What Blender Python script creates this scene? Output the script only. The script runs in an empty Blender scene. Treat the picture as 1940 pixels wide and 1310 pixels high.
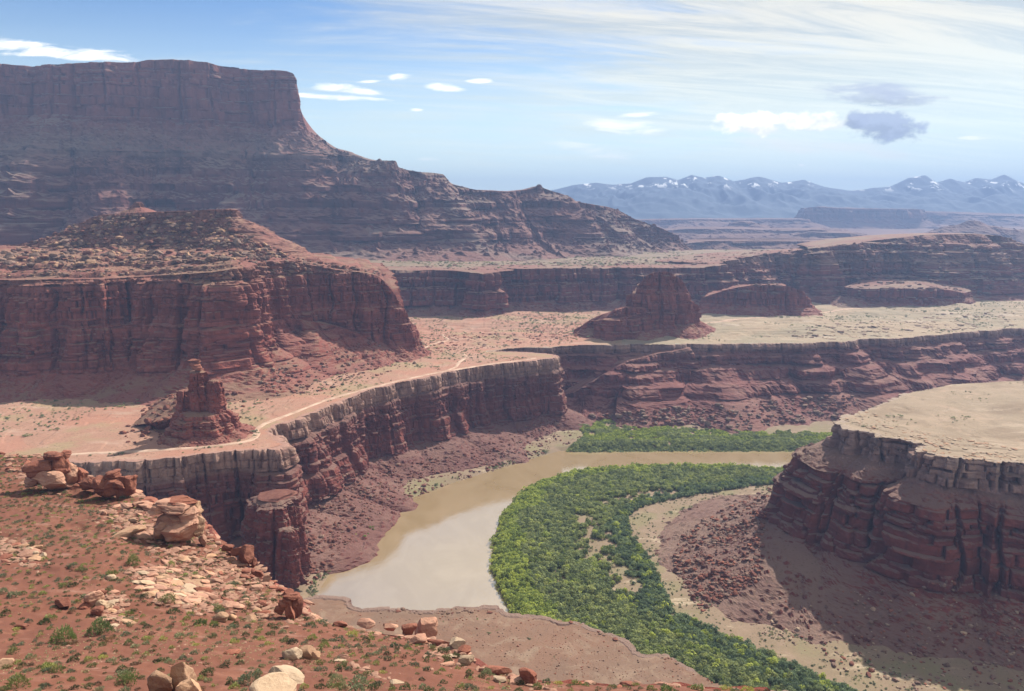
import bpy, math, random
import numpy as np
from mathutils import Vector, Matrix
random.seed(7); rng = np.random.default_rng(7)
sc = bpy.context.scene
col = sc.collection
R = math.radians

# ------------------------------------------------------------------ camera, sun, sky, exposure
F = 1500.0; PITCH = math.atan(255/1500); CZ = 200.0
cam = bpy.data.cameras.new('camera'); cam_o = bpy.data.objects.new('camera', cam); col.objects.link(cam_o)
cam_o.location = (0, 0, CZ); cam_o.rotation_euler = (R(90)-PITCH, 0, 0)
cam.sensor_width = 36; cam.lens = 36*F/1940; cam.clip_start = 1; cam.clip_end = 60000
sc.camera = cam_o
SUN_AZ, SUN_EL = R(37), R(42)            # azimuth clockwise from +Y
sun = bpy.data.lights.new('sun', 'SUN'); sun.energy = 5.0; sun.angle = R(0.6); sun.color = (1.0, 0.93, 0.82)
sun_o = bpy.data.objects.new('sun', sun); col.objects.link(sun_o)
sd = Vector((math.sin(SUN_AZ)*math.cos(SUN_EL), math.cos(SUN_AZ)*math.cos(SUN_EL), math.sin(SUN_EL)))
sun_o.rotation_euler = (-sd).to_track_quat('-Z', 'Y').to_euler(); sun_o.location = (0, 0, 900)
sc.view_settings.view_transform = 'Standard'; sc.view_settings.look = 'None'
sc.view_settings.exposure = 0.95; sc.view_settings.gamma = 1; sc.view_settings.use_curve_mapping = False
sc.cycles.use_denoising = True
sc.cycles.max_bounces = 5; sc.cycles.diffuse_bounces = 3; sc.cycles.glossy_bounces = 2
sc.cycles.transmission_bounces = 2; sc.cycles.volume_bounces = 0; sc.cycles.transparent_max_bounces = 6
HAZE = 0.00019

def ray(px, py):
    r = px-970.0; u = -(py-655.0)
    return (r, F*math.cos(PITCH)+u*math.sin(PITCH), -F*math.sin(PITCH)+u*math.cos(PITCH))
def at(px, py, z):
    d = ray(px, py); t = (z-CZ)/d[2]
    return (d[0]*t, d[1]*t)
def atd(px, py, depth):
    d = ray(px, py); t = depth/d[1]
    return (d[0]*t, depth, CZ+d[2]*t)
def pd(px, depth, z):                    # plan point at forward depth, on picture column px
    fwd = depth*math.cos(PITCH)-(z-CZ)*math.sin(PITCH)
    return ((px-970.0)/F*fwd, depth, z)
def proj(x, y, z):
    fwd = y*math.cos(PITCH)-(z-CZ)*math.sin(PITCH); up = y*math.sin(PITCH)+(z-CZ)*math.cos(PITCH)
    return 970+F*x/fwd, 655-F*up/fwd, fwd

# ------------------------------------------------------------------ node helper
class NT:
    def __init__(s, tree): s.t = tree; s.t.nodes.clear()
    def n(s, kind, **kw):
        x = s.t.nodes.new(kind)
        for k, v in kw.items():
            if k[0] == '_': setattr(x, k[1:], v)
        return x
    def link(s, a, b): s.t.links.new(a, b)
    def setin(s, sock, v):
        if isinstance(v, bpy.types.NodeSocket): s.link(v, sock)
        elif v is not None:
            if sock.type == 'RGBA' and not isinstance(v, (int, float)) and len(v) == 3: v = (*v, 1)
            sock.default_value = v
    def m(s, op, a, b=None, c=None, clamp=False):
        x = s.n('ShaderNodeMath'); x.operation = op; x.use_clamp = clamp
        for i, v in enumerate((a, b, c)):
            if v is not None: s.setin(x.inputs[i], v)
        return x.outputs[0]
    def sm(s, v, lo, hi, a=0.0, b=1.0):
        x = s.n('ShaderNodeMapRange'); x.interpolation_type = 'SMOOTHSTEP'
        s.setin(x.inputs[0], v); s.setin(x.inputs[1], lo); s.setin(x.inputs[2], hi); s.setin(x.inputs[3], a); s.setin(x.inputs[4], b)
        return x.outputs[0]
    def mix(s, f, a, b, mode='MIX'):
        x = s.n('ShaderNodeMix'); x.data_type = 'RGBA'; x.blend_type = mode
        s.setin(x.inputs[0], f); s.setin(x.inputs[6], a); s.setin(x.inputs[7], b)
        return x.outputs[2]
    def noise(s, vec, scale, detail=4, rough=.55, dist=0.0):
        x = s.n('ShaderNodeTexNoise'); s.setin(x.inputs['Vector'], vec); x.inputs['Scale'].default_value = scale
        x.inputs['Detail'].default_value = detail; x.inputs['Roughness'].default_value = rough; x.inputs['Distortion'].default_value = dist
        return x.outputs[0]
    def comb(s, x, y, z):
        c = s.n('ShaderNodeCombineXYZ'); s.setin(c.inputs[0], x); s.setin(c.inputs[1], y); s.setin(c.inputs[2], z); return c.outputs[0]
    def vscale(s, v, sc_, off=(0, 0, 0)):
        x = s.n('ShaderNodeMapping'); s.setin(x.inputs[0], v); x.inputs[3].default_value = sc_; x.inputs[1].default_value = off; return x.outputs[0]
    def ramp(s, f, stops, interp='LINEAR'):
        x = s.n('ShaderNodeValToRGB'); r = x.color_ramp; r.interpolation = interp; s.setin(x.inputs[0], f)
        while len(r.elements) < len(stops): r.elements.new(.5)
        for e, (p, c) in zip(r.elements, stops): e.position = p; e.color = (*c, 1)
        return x.outputs[0]

# ------------------------------------------------------------------ sky: blue daylight sky with high thin cloud
W = bpy.data.worlds.new('World'); sc.world = W; W.use_nodes = True
def build_world():
    g = NT(W.node_tree)
    out = g.n('ShaderNodeOutputWorld'); bg = g.n('ShaderNodeBackground')
    sky = g.n('ShaderNodeTexSky'); sky.sky_type = 'NISHITA'; sky.sun_disc = False
    sky.sun_elevation = SUN_EL; sky.sun_rotation = SUN_AZ; sky.altitude = 1500; sky.air_density = 1.0; sky.dust_density = 0.6; sky.ozone_density = 1.6
    tc = g.n('ShaderNodeTexCoord'); sep = g.n('ShaderNodeSeparateXYZ'); g.link(tc.outputs['Generated'], sep.inputs[0])
    X, Y, Z = sep.outputs
    zz = g.m('ADD', g.m('MAXIMUM', Z, 0.0), 0.10)
    u = g.m('DIVIDE', X, zz); v = g.m('DIVIDE', Y, zz)
    # slightly tilted streaks
    u2 = g.m('ADD', u, g.m('MULTIPLY', v, .25)); v2 = g.m('SUBTRACT', v, g.m('MULTIPLY', u, .22))
    P = g.comb(g.m('MULTIPLY', u2, .55), g.m('MULTIPLY', v2, .9), 0.0)
    n1 = g.noise(P, 1.0, 9, .60, .9)
    n2 = g.noise(g.vscale(P, (.35, 1.1, 1), (3.1, 7.7, 0)), 2.3, 8, .66, 1.6)
    n3 = g.noise(g.vscale(P, (.16, 1.0, 1), (9.1, 1.7, 0)), 6.0, 6, .7, .6)
    cov = g.m('ADD', g.m('MULTIPLY', n1, .62), g.m('ADD', g.m('MULTIPLY', n2, .34), g.m('MULTIPLY', n3, .14)))
    bias = g.m('ADD', g.m('MULTIPLY', X, .40), g.m('MULTIPLY', Z, .30))
    cov = g.m('ADD', cov, bias)
    mask = g.sm(cov, .46, .72, 0.03, .94)
    low = g.sm(Z, -.01, .12, 0.55, 1.0)
    mask = g.m('MULTIPLY', mask, low)
    skyc = g.mix(1.0, sky.outputs[0], (0.078, 0.100, 0.118), 'MULTIPLY')
    tone = g.sm(g.noise(g.vscale(P, (.4, 1.5, 1), (1.3, 4.4, 2)), 2.4, 8, .68, 1.0), .38, .62)
    ccol = g.mix(tone, (.56, .61, .63), (.90, .86, .74))
    dsun = g.m('ADD', g.m('ADD', g.m('MULTIPLY', X, sd.x), g.m('MULTIPLY', Y, sd.y)), g.m('MULTIPLY', Z, sd.z))
    ccol = g.mix(1.0, ccol, g.mix(g.sm(dsun, .45, 1.0), (1, 1, 1), (1.06, 1.04, .98)), 'MULTIPLY')
    c = g.mix(mask, skyc, ccol)
    hz = g.sm(Z, .0, .24, .85, 0.0)
    c = g.mix(hz, c, (1.15, 1.34, 1.18))
    # separate small clouds, each at its own bearing and height
    a = g.m('DIVIDE', X, g.m('MAXIMUM', Y, .05)); e = g.m('DIVIDE', Z, g.m('MAXIMUM', Y, .05))
    front = g.sm(Y, .06, .2)
    av = g.comb(a, e, 0.0)
    billow = g.noise(g.vscale(av, (1, 1.5, 1)), 38, 8, .58)
    wisp = g.noise(g.vscale(av, (1, 5, 1)), 17, 7, .6, .8)
    def cloud(c, px, py, rx, ry, tilt, colr, kind, dens=1.0):
        d = ray(px, py); a0, e0 = d[0]/d[1], d[2]/d[1]; kx, ky = rx/1530, ry/1530
        da = g.m('SUBTRACT', a, a0); de = g.m('SUBTRACT', e, e0)
        t = tilt
        xx = g.m('DIVIDE', g.m('ADD', da, g.m('MULTIPLY', de, t)), kx)
        yy = g.m('DIVIDE', g.m('SUBTRACT', de, g.m('MULTIPLY', da, t)), ky)
        r2 = g.m('ADD', g.m('MULTIPLY', xx, xx), g.m('MULTIPLY', yy, yy))
        n = billow if kind == 'b' else wisp
        k = 3.0 if kind == 'b' else 3.6
        s_ = g.m('ADD', g.m('SUBTRACT', 1.0, r2), g.m('MULTIPLY', g.m('SUBTRACT', n, .5), k))
        mm = g.m('MULTIPLY', g.sm(s_, 0.0, .75 if kind == 'b' else 1.3), g.m('MULTIPLY', front, dens))
        if kind == 'b':
            shade = g.sm(g.m('ADD', yy, g.m('MULTIPLY', g.m('SUBTRACT', billow, .5), 5)), -1.0, .6)
            colr = g.mix(shade, tuple(q*.66 for q in colr), colr)
        return g.mix(mm, c, colr)
    WH = (1.45, 1.42, 1.28)
    for args in [(90, 97, 185, 15, -.085, WH, 'w'), (40, 86, 110, 10, -.1, WH, 'w', .8),
                 (650, 168, 95, 9, -.10, WH, 'w'), (620, 184, 110, 6, -.05, WH, 'w', .9), (760, 147, 30, 8, .05, WH, 'w'), (700, 155, 26, 4, .08, WH, 'w'),
                 (842, 166, 42, 8, -.10, WH, 'w'), (911, 154, 26, 5, 0, WH, 'w'), (788, 209, 16, 4, 0, WH, 'w'), (810, 302, 26, 4, 0, WH, 'w', .7),
                 (1180, 240, 80, 15, -.06, WH, 'w', .85), (1210, 218, 55, 6, .06, WH, 'w', .8), (1120, 285, 90, 16, -.2, WH, 'w', .5),
                 (1435, 236, 88, 24, -.04, (1.75, 1.7, 1.5), 'b'), (1385, 226, 40, 12, 0, (1.75, 1.7, 1.5), 'b'), (1545, 229, 95, 20, .02, (1.6, 1.56, 1.4), 'b', .9),
                 (1560, 280, 250, 18, -.06, (1.15, 1.12, 1.0), 'w', .5),
                 (1668, 180, 118, 27, -.03, (.60, .66, .76), 'w', .95), (1680, 188, 90, 15, -.03, (.55, .61, .72), 'b', .6), (1680, 241, 90, 31, -.03, (.50, .57, .72), 'b', .95), (1618, 228, 26, 22, 0, (.50, .57, .72), 'b', .95),
                 (1845, 262, 40, 4, 0, WH, 'w', .7), (1519, 313, 8, 3, 0, WH, 'w', .9)]:
        c = cloud(c, *args)
    g.link(c, bg.inputs[0]); bg.inputs[1].default_value = 0.60
    g.link(bg.outputs[0], out.inputs[0])
build_world()

# ------------------------------------------------------------------ numpy noise
def _h(i, j, k, seed):
    n = (i*374761393 + j*668265263 + k*2147483647 + seed*1274126177) & 0xffffffff
    n = ((n ^ (n >> 13))*1274126177) & 0xffffffff
    n = ((n ^ (n >> 16))*2246822519) & 0xffffffff
    return ((n ^ (n >> 15)) & 0xffffff)/float(0xffffff)
def H(i, j=0, k=0, seed=0):
    a = np.asarray(i, dtype=np.int64); b = np.asarray(j, dtype=np.int64); c = np.asarray(k, dtype=np.int64)
    return _h(a, b, c, seed)
def vn(x, y=None, z=None, seed=0):       # value noise -1..1
    x = np.asarray(x, float); xi = np.floor(x).astype(np.int64); fx = x-xi; fx = fx*fx*fx*(fx*(fx*6-15)+10)
    if y is None:
        a = H(xi, 0, 0, seed); b = H(xi+1, 0, 0, seed); return (a+(b-a)*fx)*2-1
    y = np.asarray(y, float); yi = np.floor(y).astype(np.int64); fy = y-yi; fy = fy*fy*fy*(fy*(fy*6-15)+10)
    if z is None:
        a = H(xi, yi, 0, seed); b = H(xi+1, yi, 0, seed); c = H(xi, yi+1, 0, seed); d = H(xi+1, yi+1, 0, seed)
        p = a+(b-a)*fx; q = c+(d-c)*fx; return (p+(q-p)*fy)*2-1
    z = np.asarray(z, float); zi = np.floor(z).astype(np.int64); fz = z-zi; fz = fz*fz*(3-2*fz)
    def lay(zk):
        a = H(xi, yi, zk, seed); b = H(xi+1, yi, zk, seed); c = H(xi, yi+1, zk, seed); d = H(xi+1, yi+1, zk, seed)
        p = a+(b-a)*fx; q = c+(d-c)*fx; return p+(q-p)*fy
    p = lay(zi); q = lay(zi+1); return (p+(q-p)*fz)*2-1
def fbm(x, y=None, z=None, o=4, seed=0, g=.5):
    s = 0; a = 1; t = 0; f = 1
    for i in range(o):
        s = s+a*vn(x*f+i*17.3, None if y is None else y*f+i*5.1, None if z is None else z*f+i*3.7, seed+i*11); t += a; a *= g; f *= 2.03
    return s/t
def ridged(x, y=None, z=None, o=4, seed=0):
    s = 0; a = 1; t = 0; f = 1
    for i in range(o):
        s = s+a*(1-np.abs(vn(x*f+i*7.3, None if y is None else y*f+i*5.1, None if z is None else z*f+i*3.7, seed+i*11))); t += a; a *= .5; f *= 2.1
    return s/t
def sstep(x, a, b):
    t = np.clip((x-a)/(b-a), 0, 1); return t*t*(3-2*t)

# ------------------------------------------------------------------ mesh helpers
def mesh_np(name, V, Fc, mat=None, smooth=False):
    me = bpy.data.meshes.new(name); V = np.asarray(V, np.float32); Fc = np.asarray(Fc, np.int32)
    nf, k = Fc.shape
    me.vertices.add(len(V)); me.vertices.foreach_set('co', V.ravel())
    me.loops.add(nf*k); me.loops.foreach_set('vertex_index', Fc.ravel())
    me.polygons.add(nf); me.polygons.foreach_set('loop_start', np.arange(0, nf*k, k, dtype=np.int32))
    me.polygons.foreach_set('use_smooth', np.full(nf, smooth, dtype=bool))
    if mat: me.materials.append(mat)
    me.update(calc_edges=True); me.validate()
    return me
def tag(o, label=None, cat=None, group=None, kind=None):
    if label: o['label'] = label
    if cat: o['category'] = cat
    if group: o['group'] = group
    if kind: o['kind'] = kind
    return o
def link(name, me, parent=None):
    o = bpy.data.objects.new(name, me); col.objects.link(o)
    if parent: o.parent = parent
    return o
def obj_np(name, V, Fc, mat, parent=None, smooth=False): return link(name, mesh_np(name, V, Fc, mat, smooth), parent)
def grid_faces(nv, nu):
    i = np.arange(nv-1)[:, None]*nu+np.arange(nu-1)[None, :]
    return np.stack([i, i+1, i+1+nu, i+nu], -1).reshape(-1, 4)
def in_poly(x, y, poly):
    inside = np.zeros(x.shape, bool); P = np.asarray(poly)[:, :2]; n = len(P); j = n-1
    for i in range(n):
        xi, yi = P[i]; xj, yj = P[j]
        if yi != yj:
            c = ((yi > y) != (yj > y)) & (x < (xj-xi)*(y-yi)/(yj-yi)+xi); inside ^= c
        j = i
    return inside
def seg_dist(x, y, pts, closed=False):
    P = np.asarray(pts)[:, :2]; d = np.full(x.shape, 1e9); n = len(P)
    for i in range(n if closed else n-1):
        a = P[i]; b = P[(i+1) % n]; ab = b-a; L = ab@ab+1e-9
        t = np.clip(((x-a[0])*ab[0]+(y-a[1])*ab[1])/L, 0, 1)
        d = np.minimum(d, (x-a[0]-t*ab[0])**2+(y-a[1]-t*ab[1])**2)
    return np.sqrt(d)
def sheet(name, zf, mat, az, dr, n, poly=None, keep=None, smooth=True, parent=None):
    """ground sheet: a grid laid out in bearing and distance, cut to a plan polygon"""
    A = np.linspace(R(az[0]), R(az[1]), n[0]); D = np.exp(np.linspace(math.log(dr[0]), math.log(dr[1]), n[1]))
    AA, DD = np.meshgrid(A, D); X = DD*np.tan(AA); Y = DD
    Z = zf(X, Y); Fc = grid_faces(n[1], n[0])
    cx = X.ravel()[Fc].mean(1); cy = Y.ravel()[Fc].mean(1); k = np.ones(len(Fc), bool)
    if poly is not None: k &= in_poly(cx, cy, poly)
    if keep is not None: k &= keep(cx, cy)
    Fc = Fc[k]; used = np.unique(Fc); rm = np.full(X.size, -1); rm[used] = np.arange(len(used))
    V = np.stack([X.ravel(), Y.ravel(), Z.ravel()], 1)[used]
    return obj_np(name, V, rm[Fc], mat, parent, smooth)

def smooth_rows(P, w, closed=False):
    if w < 1: return P
    w = min(w, len(P)//3)
    w = int(w); k = np.hanning(2*w+3)[1:-1]; k /= k.sum()
    out = np.empty_like(P)
    for c in range(P.shape[1]):
        p = np.concatenate([2*P[0, c]-P[w:0:-1, c], P[:, c], 2*P[-1, c]-P[-2:-w-2:-1, c]]) if not closed else np.concatenate([P[-w:, c], P[:, c], P[:w, c]])
        out[:, c] = np.convolve(p, k, 'valid')
    return out
def resample(pts, step, closed=False):
    P = np.asarray(pts, float)
    if closed: P = np.vstack([P, P[:1]])
    L = np.concatenate([[0], np.cumsum(np.linalg.norm(np.diff(P[:, :2], axis=0), axis=1))])
    n = max(8, int(L[-1]/step)); s = np.linspace(0, L[-1], n, endpoint=not closed)
    return np.stack([np.interp(s, L, P[:, c]) for c in range(P.shape[1])], 1), s
def normals2(P, side, closed=False):
    if closed: T = np.roll(P, -1, 0)-np.roll(P, 1, 0)
    else: T = np.gradient(P, axis=0)
    T = T[:, :2]; T /= np.linalg.norm(T, axis=1)[:, None]+1e-9
    return np.stack([T[:, 1], -T[:, 0]], 1)*side       # side=+1: right-hand side of travel

RIMS = {}
def curtain(name, pts, prof, mat, step=1.0, nv=120, S=1.0, amp=1.0, side=1, closed=False, seed=0, plan=(0, 0), inward=((1, .02), (3, 0), (5, -.35), (7, -.8)),
            sm0=3, gul=1.0, wfac=.5, talus_rough=1.0, butt=0.0, lw=1.0, ln=1.0, blky=1.0, nw=9.0):
    """a cliff: a rim line (x, y, crest z, run scale) let down through a profile of beds (absolute z, run), cut by joints and bedding"""
    pts = [tuple(p)+(1.0,)*(4-len(p)) for p in pts]
    Q, s = resample(pts, step, closed)
    Q[:, :2] = smooth_rows(Q[:, :2], sm0/step, closed); Q[:, 2:] = smooth_rows(Q[:, 2:], 2*sm0/step, closed)
    P = Q[:, :2].copy(); zc = Q[:, 2]; ds = Q[:, 3]; nu = len(P)
    N = normals2(smooth_rows(P, nw*S/step, closed), side, closed)
    L = s[-1]
    if closed:
        ang = s/L*2*np.pi; cyc = lambda lam: (np.cos(ang)*L/(2*np.pi)/lam, np.sin(ang)*L/(2*np.pi)/lam)
    A1, A2 = plan
    sx, sy = P[:, 0], P[:, 1]
    e = A1*fbm(sx/(70*S), sy/(70*S), o=3, seed=seed+3) + A2*(ridged(sx/(22*S), sy/(22*S), o=3, seed=seed+4)-.6)*1.6
    P = P+N*e[:, None]
    RIMS[name] = P.copy()
    pz = np.array([p[0] for p in prof], float)[::-1]; pdv = np.array([p[1] for p in prof], float)[::-1]
    D = lambda z: np.interp(z, pz, pdv)
    ztop, zbot = zc.max(), pz[0]
    zs = np.linspace(ztop, zbot, 2000); arc = np.concatenate([[0], np.cumsum(np.hypot(np.diff(zs), np.diff(D(zs))*.8))])
    rows = np.interp(np.linspace(0, arc[-1], nv), arc, zs)
    PX = np.zeros((nv, nu, 2)); ZZ = np.zeros((nv, nu)); ST = np.zeros((nv, nu)); NN = np.zeros((nv, nu, 2))
    cur = P.copy(); prev = zc.copy(); tot = 0
    for r in range(nv):
        z = np.minimum(rows[r], zc); wz = 2.2*S*fbm(s/(30*S), o=3, seed=seed+33)*lw
        dd = np.maximum(0, D(np.minimum(z+wz, pz[-1]))-D(np.minimum(prev+wz, pz[-1])))*ds*np.clip(1+ln*(2.2*fbm(s/(17*S), np.full(nu, rows[r]/(8*S)), o=3, seed=seed+31)+.5*vn(s/(70*S), seed=seed+32))*(1 if D(rows[r]-2)-D(rows[r]+2) < 5 else .35), .06, 3.0)
        Nn = normals2(smooth_rows(cur, (nw*S+tot*wfac)/step, closed), side, closed)
        cur = cur+Nn*dd[:, None]; m = float(dd.mean()); tot += m
        if m > step*.25:
            q = smooth_rows(cur, max(1, min(6, m/step)), closed)-cur; nn_ = (q*Nn).sum(1)[:, None]; cur = cur+q-Nn*np.minimum(nn_, 0)
        PX[r] = cur; ZZ[r] = z; NN[r] = Nn
        h = 1.2*S; sl = np.abs(D(z+h)-D(z-h))*ds/(2*h); ST[r] = 1-sstep(sl, .55, 1.35); prev = z
    SS = np.broadcast_to(s, (nv, nu)); wx = PX[..., 0]; wy = PX[..., 1]
    # bedding and joints
    zw = ZZ + S*1.5*fbm(SS/(60*S), o=2, seed=seed+9)
    rr = np.random.default_rng(seed+1); th = rr.uniform(1.2, 6.5, 400)*S*np.where(rr.random(400) < .25, .35, 1); B = zbot-20*S+np.cumsum(th)
    k = np.searchsorted(B, zw); db = np.minimum(np.abs(zw-B[np.clip(k-1, 0, 399)]), np.abs(B[np.clip(k, 0, 399)]-zw))
    jr = np.exp(-(db/(.32*S))**2)
    lay = H(k, 5, 0, seed)-.5
    w = (3.5+9*H(k, 1, 0, seed))*S
    sb = SS+2.5*S*vn(SS/(7*S), k*3.7, seed=seed+2)
    bi = np.floor(sb/w); fr = sb/w-bi; cr = np.exp(-((np.minimum(fr, 1-fr)*w)/(.52*S))**2)
    bii = bi.astype(np.int64); blk = H(bii, k, 0, seed+5)-.5+(fr-.5)*(H(bii, k, 1, seed+5)-.5)*1.6
    W2 = 17*S; sb2 = SS+6*S*vn(SS/(19*S), seed=seed+6)+2.0*S*vn(ZZ/(14*S), SS/(50*S), seed=seed+7); b2 = np.floor(sb2/W2); f2 = sb2/W2-b2
    b2i = b2.astype(np.int64); pil = (H(b2i, 0, 0, seed+8)-.5)*2.2+(f2-.5)*(H(b2i, 1, 0, seed+8)-.5)*3.0; cr2 = np.exp(-((np.minimum(f2, 1-f2)*W2)/(.7*S))**2)
    p1 = ridged(SS/(16*S), ZZ/(80*S), o=3, seed=seed+12)-.62
    p2 = fbm(SS/(4.5*S), ZZ/(16*S), o=3, seed=seed+13)
    fine = fbm(wx/(1.6*S), wy/(1.6*S), ZZ/(1.2*S), o=3, seed=seed+14)
    cliff = lay*1.0+blk*2.0*blky+pil*1.9+p1*6.5+p2*1.3-jr*.55-cr*1.4*blky-cr2*2.4*blky+fine*.5
    cliff = cliff-cliff.mean()
    nearcrest = sstep(zc[None, :]-ZZ, 0, 2.0*S)*.3+.7
    g1 = ridged(SS/(13*S), ZZ/(60*S)+tot*0, o=4, seed=seed+15)-.62
    tal = (-g1*3.4*gul+fbm(wx/(9*S), wy/(9*S), o=3, seed=seed+16)*1.5+fine*.9*talus_rough)
    bump = np.maximum(0, fbm(wx/(2.6*S), wy/(2.6*S), ZZ/(2.2*S), o=2, seed=seed+19)-.12)*2.6*talus_rough
    gr = np.abs(np.gradient(ZZ, axis=0))/(np.hypot(*[np.gradient(PX[..., i], axis=0) for i in (0, 1)])+1e-3); tk = np.clip(gr*1.5, .0, 1)**1.5
    buttress = (1-ST)*0+1.6*butt*(fbm(SS/(30*S), ZZ/(200*S), o=2, seed=seed+40)*6+ridged(SS/(11*S), ZZ/(50*S), o=2, seed=seed+41)*2.4-1.4)*np.clip(.35+ST, 0, 1)*nearcrest
    disp = (ST*cliff*amp*nearcrest+(1-ST)*tal*amp*.8*tk+buttress*tk)*S
    V = np.zeros((nv, nu, 3)); V[..., :2] = PX+NN*disp[..., None]
    below = np.clip((ZZ-zbot)/(4*S), 0, 1)
    V[..., 2] = ZZ+((1-ST)*(fine*.30+bump*.8)*S*amp + ST*.12*fine*S)*below
    V[0, :, 2] = zc+.10*fbm(SS[0]/3, o=2, seed=seed)
    # inner rows over the top
    ins = []
    cen = P.mean(0)
    if closed:
        for fr_ in (.06, .15, .3, .5, .75, .985):
            q = cen+(P-cen)*(1-fr_); off = (V[0, :, :2]-P)*(1-fr_)**2; rise_ = inward[-1][1]*math.sin(min(1, fr_*2)*1.57)
            z_ = zc*(1-fr_)+zc.mean()*fr_+rise_+.5*S*fbm(q[:, 0]/(5*S), q[:, 1]/(5*S), o=3, seed=seed+21)
            ins.append(np.stack([q[:, 0]+off[:, 0], q[:, 1]+off[:, 1], z_], 1))
    for (dist, dz) in (() if closed else inward):
        if closed: pass
        else:
            q = smooth_rows(P-N*dist, dist*.6/step)
        ins.append(np.stack([q[:, 0]+(V[0, :, 0]-P[:, 0])*max(0, 1-dist/8), q[:, 1]+(V[0, :, 1]-P[:, 1])*max(0, 1-dist/8), (smooth_rows(np.stack([zc, zc], 1), dist/step, closed)[:, 0] if dist > step else zc)+dz+.25*S*fbm(q[:, 0]/(6*S), q[:, 1]/(6*S), o=3, seed=seed+21)], 1))
    if ins: V = np.concatenate([np.stack(ins[::-1]), V], 0)
    nr = V.shape[0]
    Fc = grid_faces(nr, nu)
    if closed:
        i = np.arange(nr-1)*nu; Fc = np.vstack([Fc, np.stack([i+nu-1, i, i+nu, i+2*nu-1], 1)])
    if side < 0: Fc = Fc[:, ::-1]
    return obj_np(name, V.reshape(-1, 3), Fc, mat)

# ------------------------------------------------------------------ materials
def new_mat(name):
    m = bpy.data.materials.new(name); m.use_nodes = True; g = NT(m.node_tree)
    out = g.n('ShaderNodeOutputMaterial'); b = g.n('ShaderNodeBsdfPrincipled'); g.link(b.outputs[0], out.inputs[0])
    b.inputs['Roughness'].default_value = .92; b.inputs['Specular IOR Level'].default_value = .18
    return m, g, b
def rock_mat(name, stops, z0, z1, soil, soil2, S=1.0, varnish=.5, band=.5, speck=(.11, .12, .06), speckle=.5, bump=.7, snow=False, slopes=(.60, .86), top=None, band_top=None, tint=(.70, .505, .545)):
    m, g, b = new_mat(name)
    geo = g.n('ShaderNodeNewGeometry'); P = geo.outputs['Position']; sp = g.n('ShaderNodeSeparateXYZ'); g.link(P, sp.inputs[0])
    Z = sp.outputs[2]
    warp = g.noise(P, .02/S, 3)
    zz = g.m('ADD', Z, g.m('MULTIPLY', g.m('SUBTRACT', warp, .5), 7.0*S))
    t = g.m('DIVIDE', g.m('SUBTRACT', zz, z0), z1-z0, clamp=True)
    c = g.ramp(t, [((z-z0)/(z1-z0), k) for z, k in stops])
    bands = g.noise(g.vscale(P, (.012/S, .012/S, .42/S)), 1.0, 5, .75)
    c = g.mix(1.0 if band_top is None else g.sm(Z, band_top-15, band_top, 1, .15), c, g.ramp(bands, [(.30, (1-.55*band,)*3), (.52, (1, 1, 1)), (.72, (1+.35*band, 1+.33*band, 1+.30*band))]), 'MULTIPLY')
    blot = g.noise(P, .13/S, 6, .62)
    c = g.mix(1.0, c, g.ramp(blot, [(.3, (.74, .72, .72)), (.5, (1, 1, 1)), (.7, (1.20, 1.18, 1.15))]), 'MULTIPLY')
    var = g.noise(g.vscale(P, (.33/S, .33/S, .022/S)), 1.0, 6, .68)
    c = g.mix(g.m('MULTIPLY', g.sm(var, .50, .68), varnish), c, (.075, .038, .034))
    lightst = g.noise(g.vscale(P, (.42/S, .42/S, .03/S), (40, 11, 3)), 1.0, 5, .7)
    c = g.mix(g.m('MULTIPLY', g.sm(lightst, .60, .74), varnish*.55), c, (.46, .34, .26))
    nz = g.n('ShaderNodeSeparateXYZ'); g.link(geo.outputs['Normal'], nz.inputs[0])
    fl = g.sm(g.m('ADD', nz.outputs[2], g.m('MULTIPLY', g.m('SUBTRACT', g.noise(P, .35/S, 4), .5), .3)), slopes[0], slopes[1])
    sn = g.noise(P, .028/S, 5, .6, .6)
    sc_ = g.mix(g.sm(sn, .40, .62), soil, soil2)
    fsp = g.noise(P, 1.1/S, 4, .7)
    sc_ = g.mix(g.sm(fsp, .50, .80, 0, .55), sc_, tuple(q*.55 for q in soil))
    sc_ = g.mix(g.sm(fsp, .20, .42, .35, 0), sc_, tuple(min(.7, q*1.5) for q in soil2))
    vor = g.n('ShaderNodeTexVoronoi'); g.link(P, vor.inputs['Vector']); vor.inputs['Scale'].default_value = .42/S
    dots = g.m('MULTIPLY', g.m('SUBTRACT', 1, g.sm(vor.outputs['Distance'], .16, .30)), g.sm(g.noise(P, .05/S, 3), .42, .6))
    sc_ = g.mix(g.m('MULTIPLY', dots, speckle), sc_, speck)
    if top:
        tn = g.mix(g.sm(fsp, .45, .75, 0, .5), top[1], tuple(q*.72 for q in top[1])); sc_ = g.mix(g.sm(Z, top[0]-1.2, top[0]-.3), sc_, tn)
    c = g.mix(fl, c, sc_)
    if snow:
        sm_ = g.m('MULTIPLY', g.sm(g.noise(g.vscale(P, (1, 1, .6)), .0028, 6, .62), .50, .56), g.sm(Z, 500, 640))
        c = g.mix(sm_, c, (.85, .87, .9))
    c = g.mix(1.0, c, tint, 'MULTIPLY')
    g.link(c, b.inputs['Base Color'])
    bp = g.n('ShaderNodeBump'); bp.inputs['Strength'].default_value = bump; bp.inputs['Distance'].default_value = .8*S
    hn = g.m('ADD', g.noise(P, .9/S, 7, .65), g.m('MULTIPLY', g.noise(g.vscale(P, (.2/S, .2/S, 1.6/S)), 1.0, 5, .6), .5))
    g.link(hn, bp.inputs['Height']); g.link(bp.outputs[0], b.inputs['Normal'])
    return m

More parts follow.
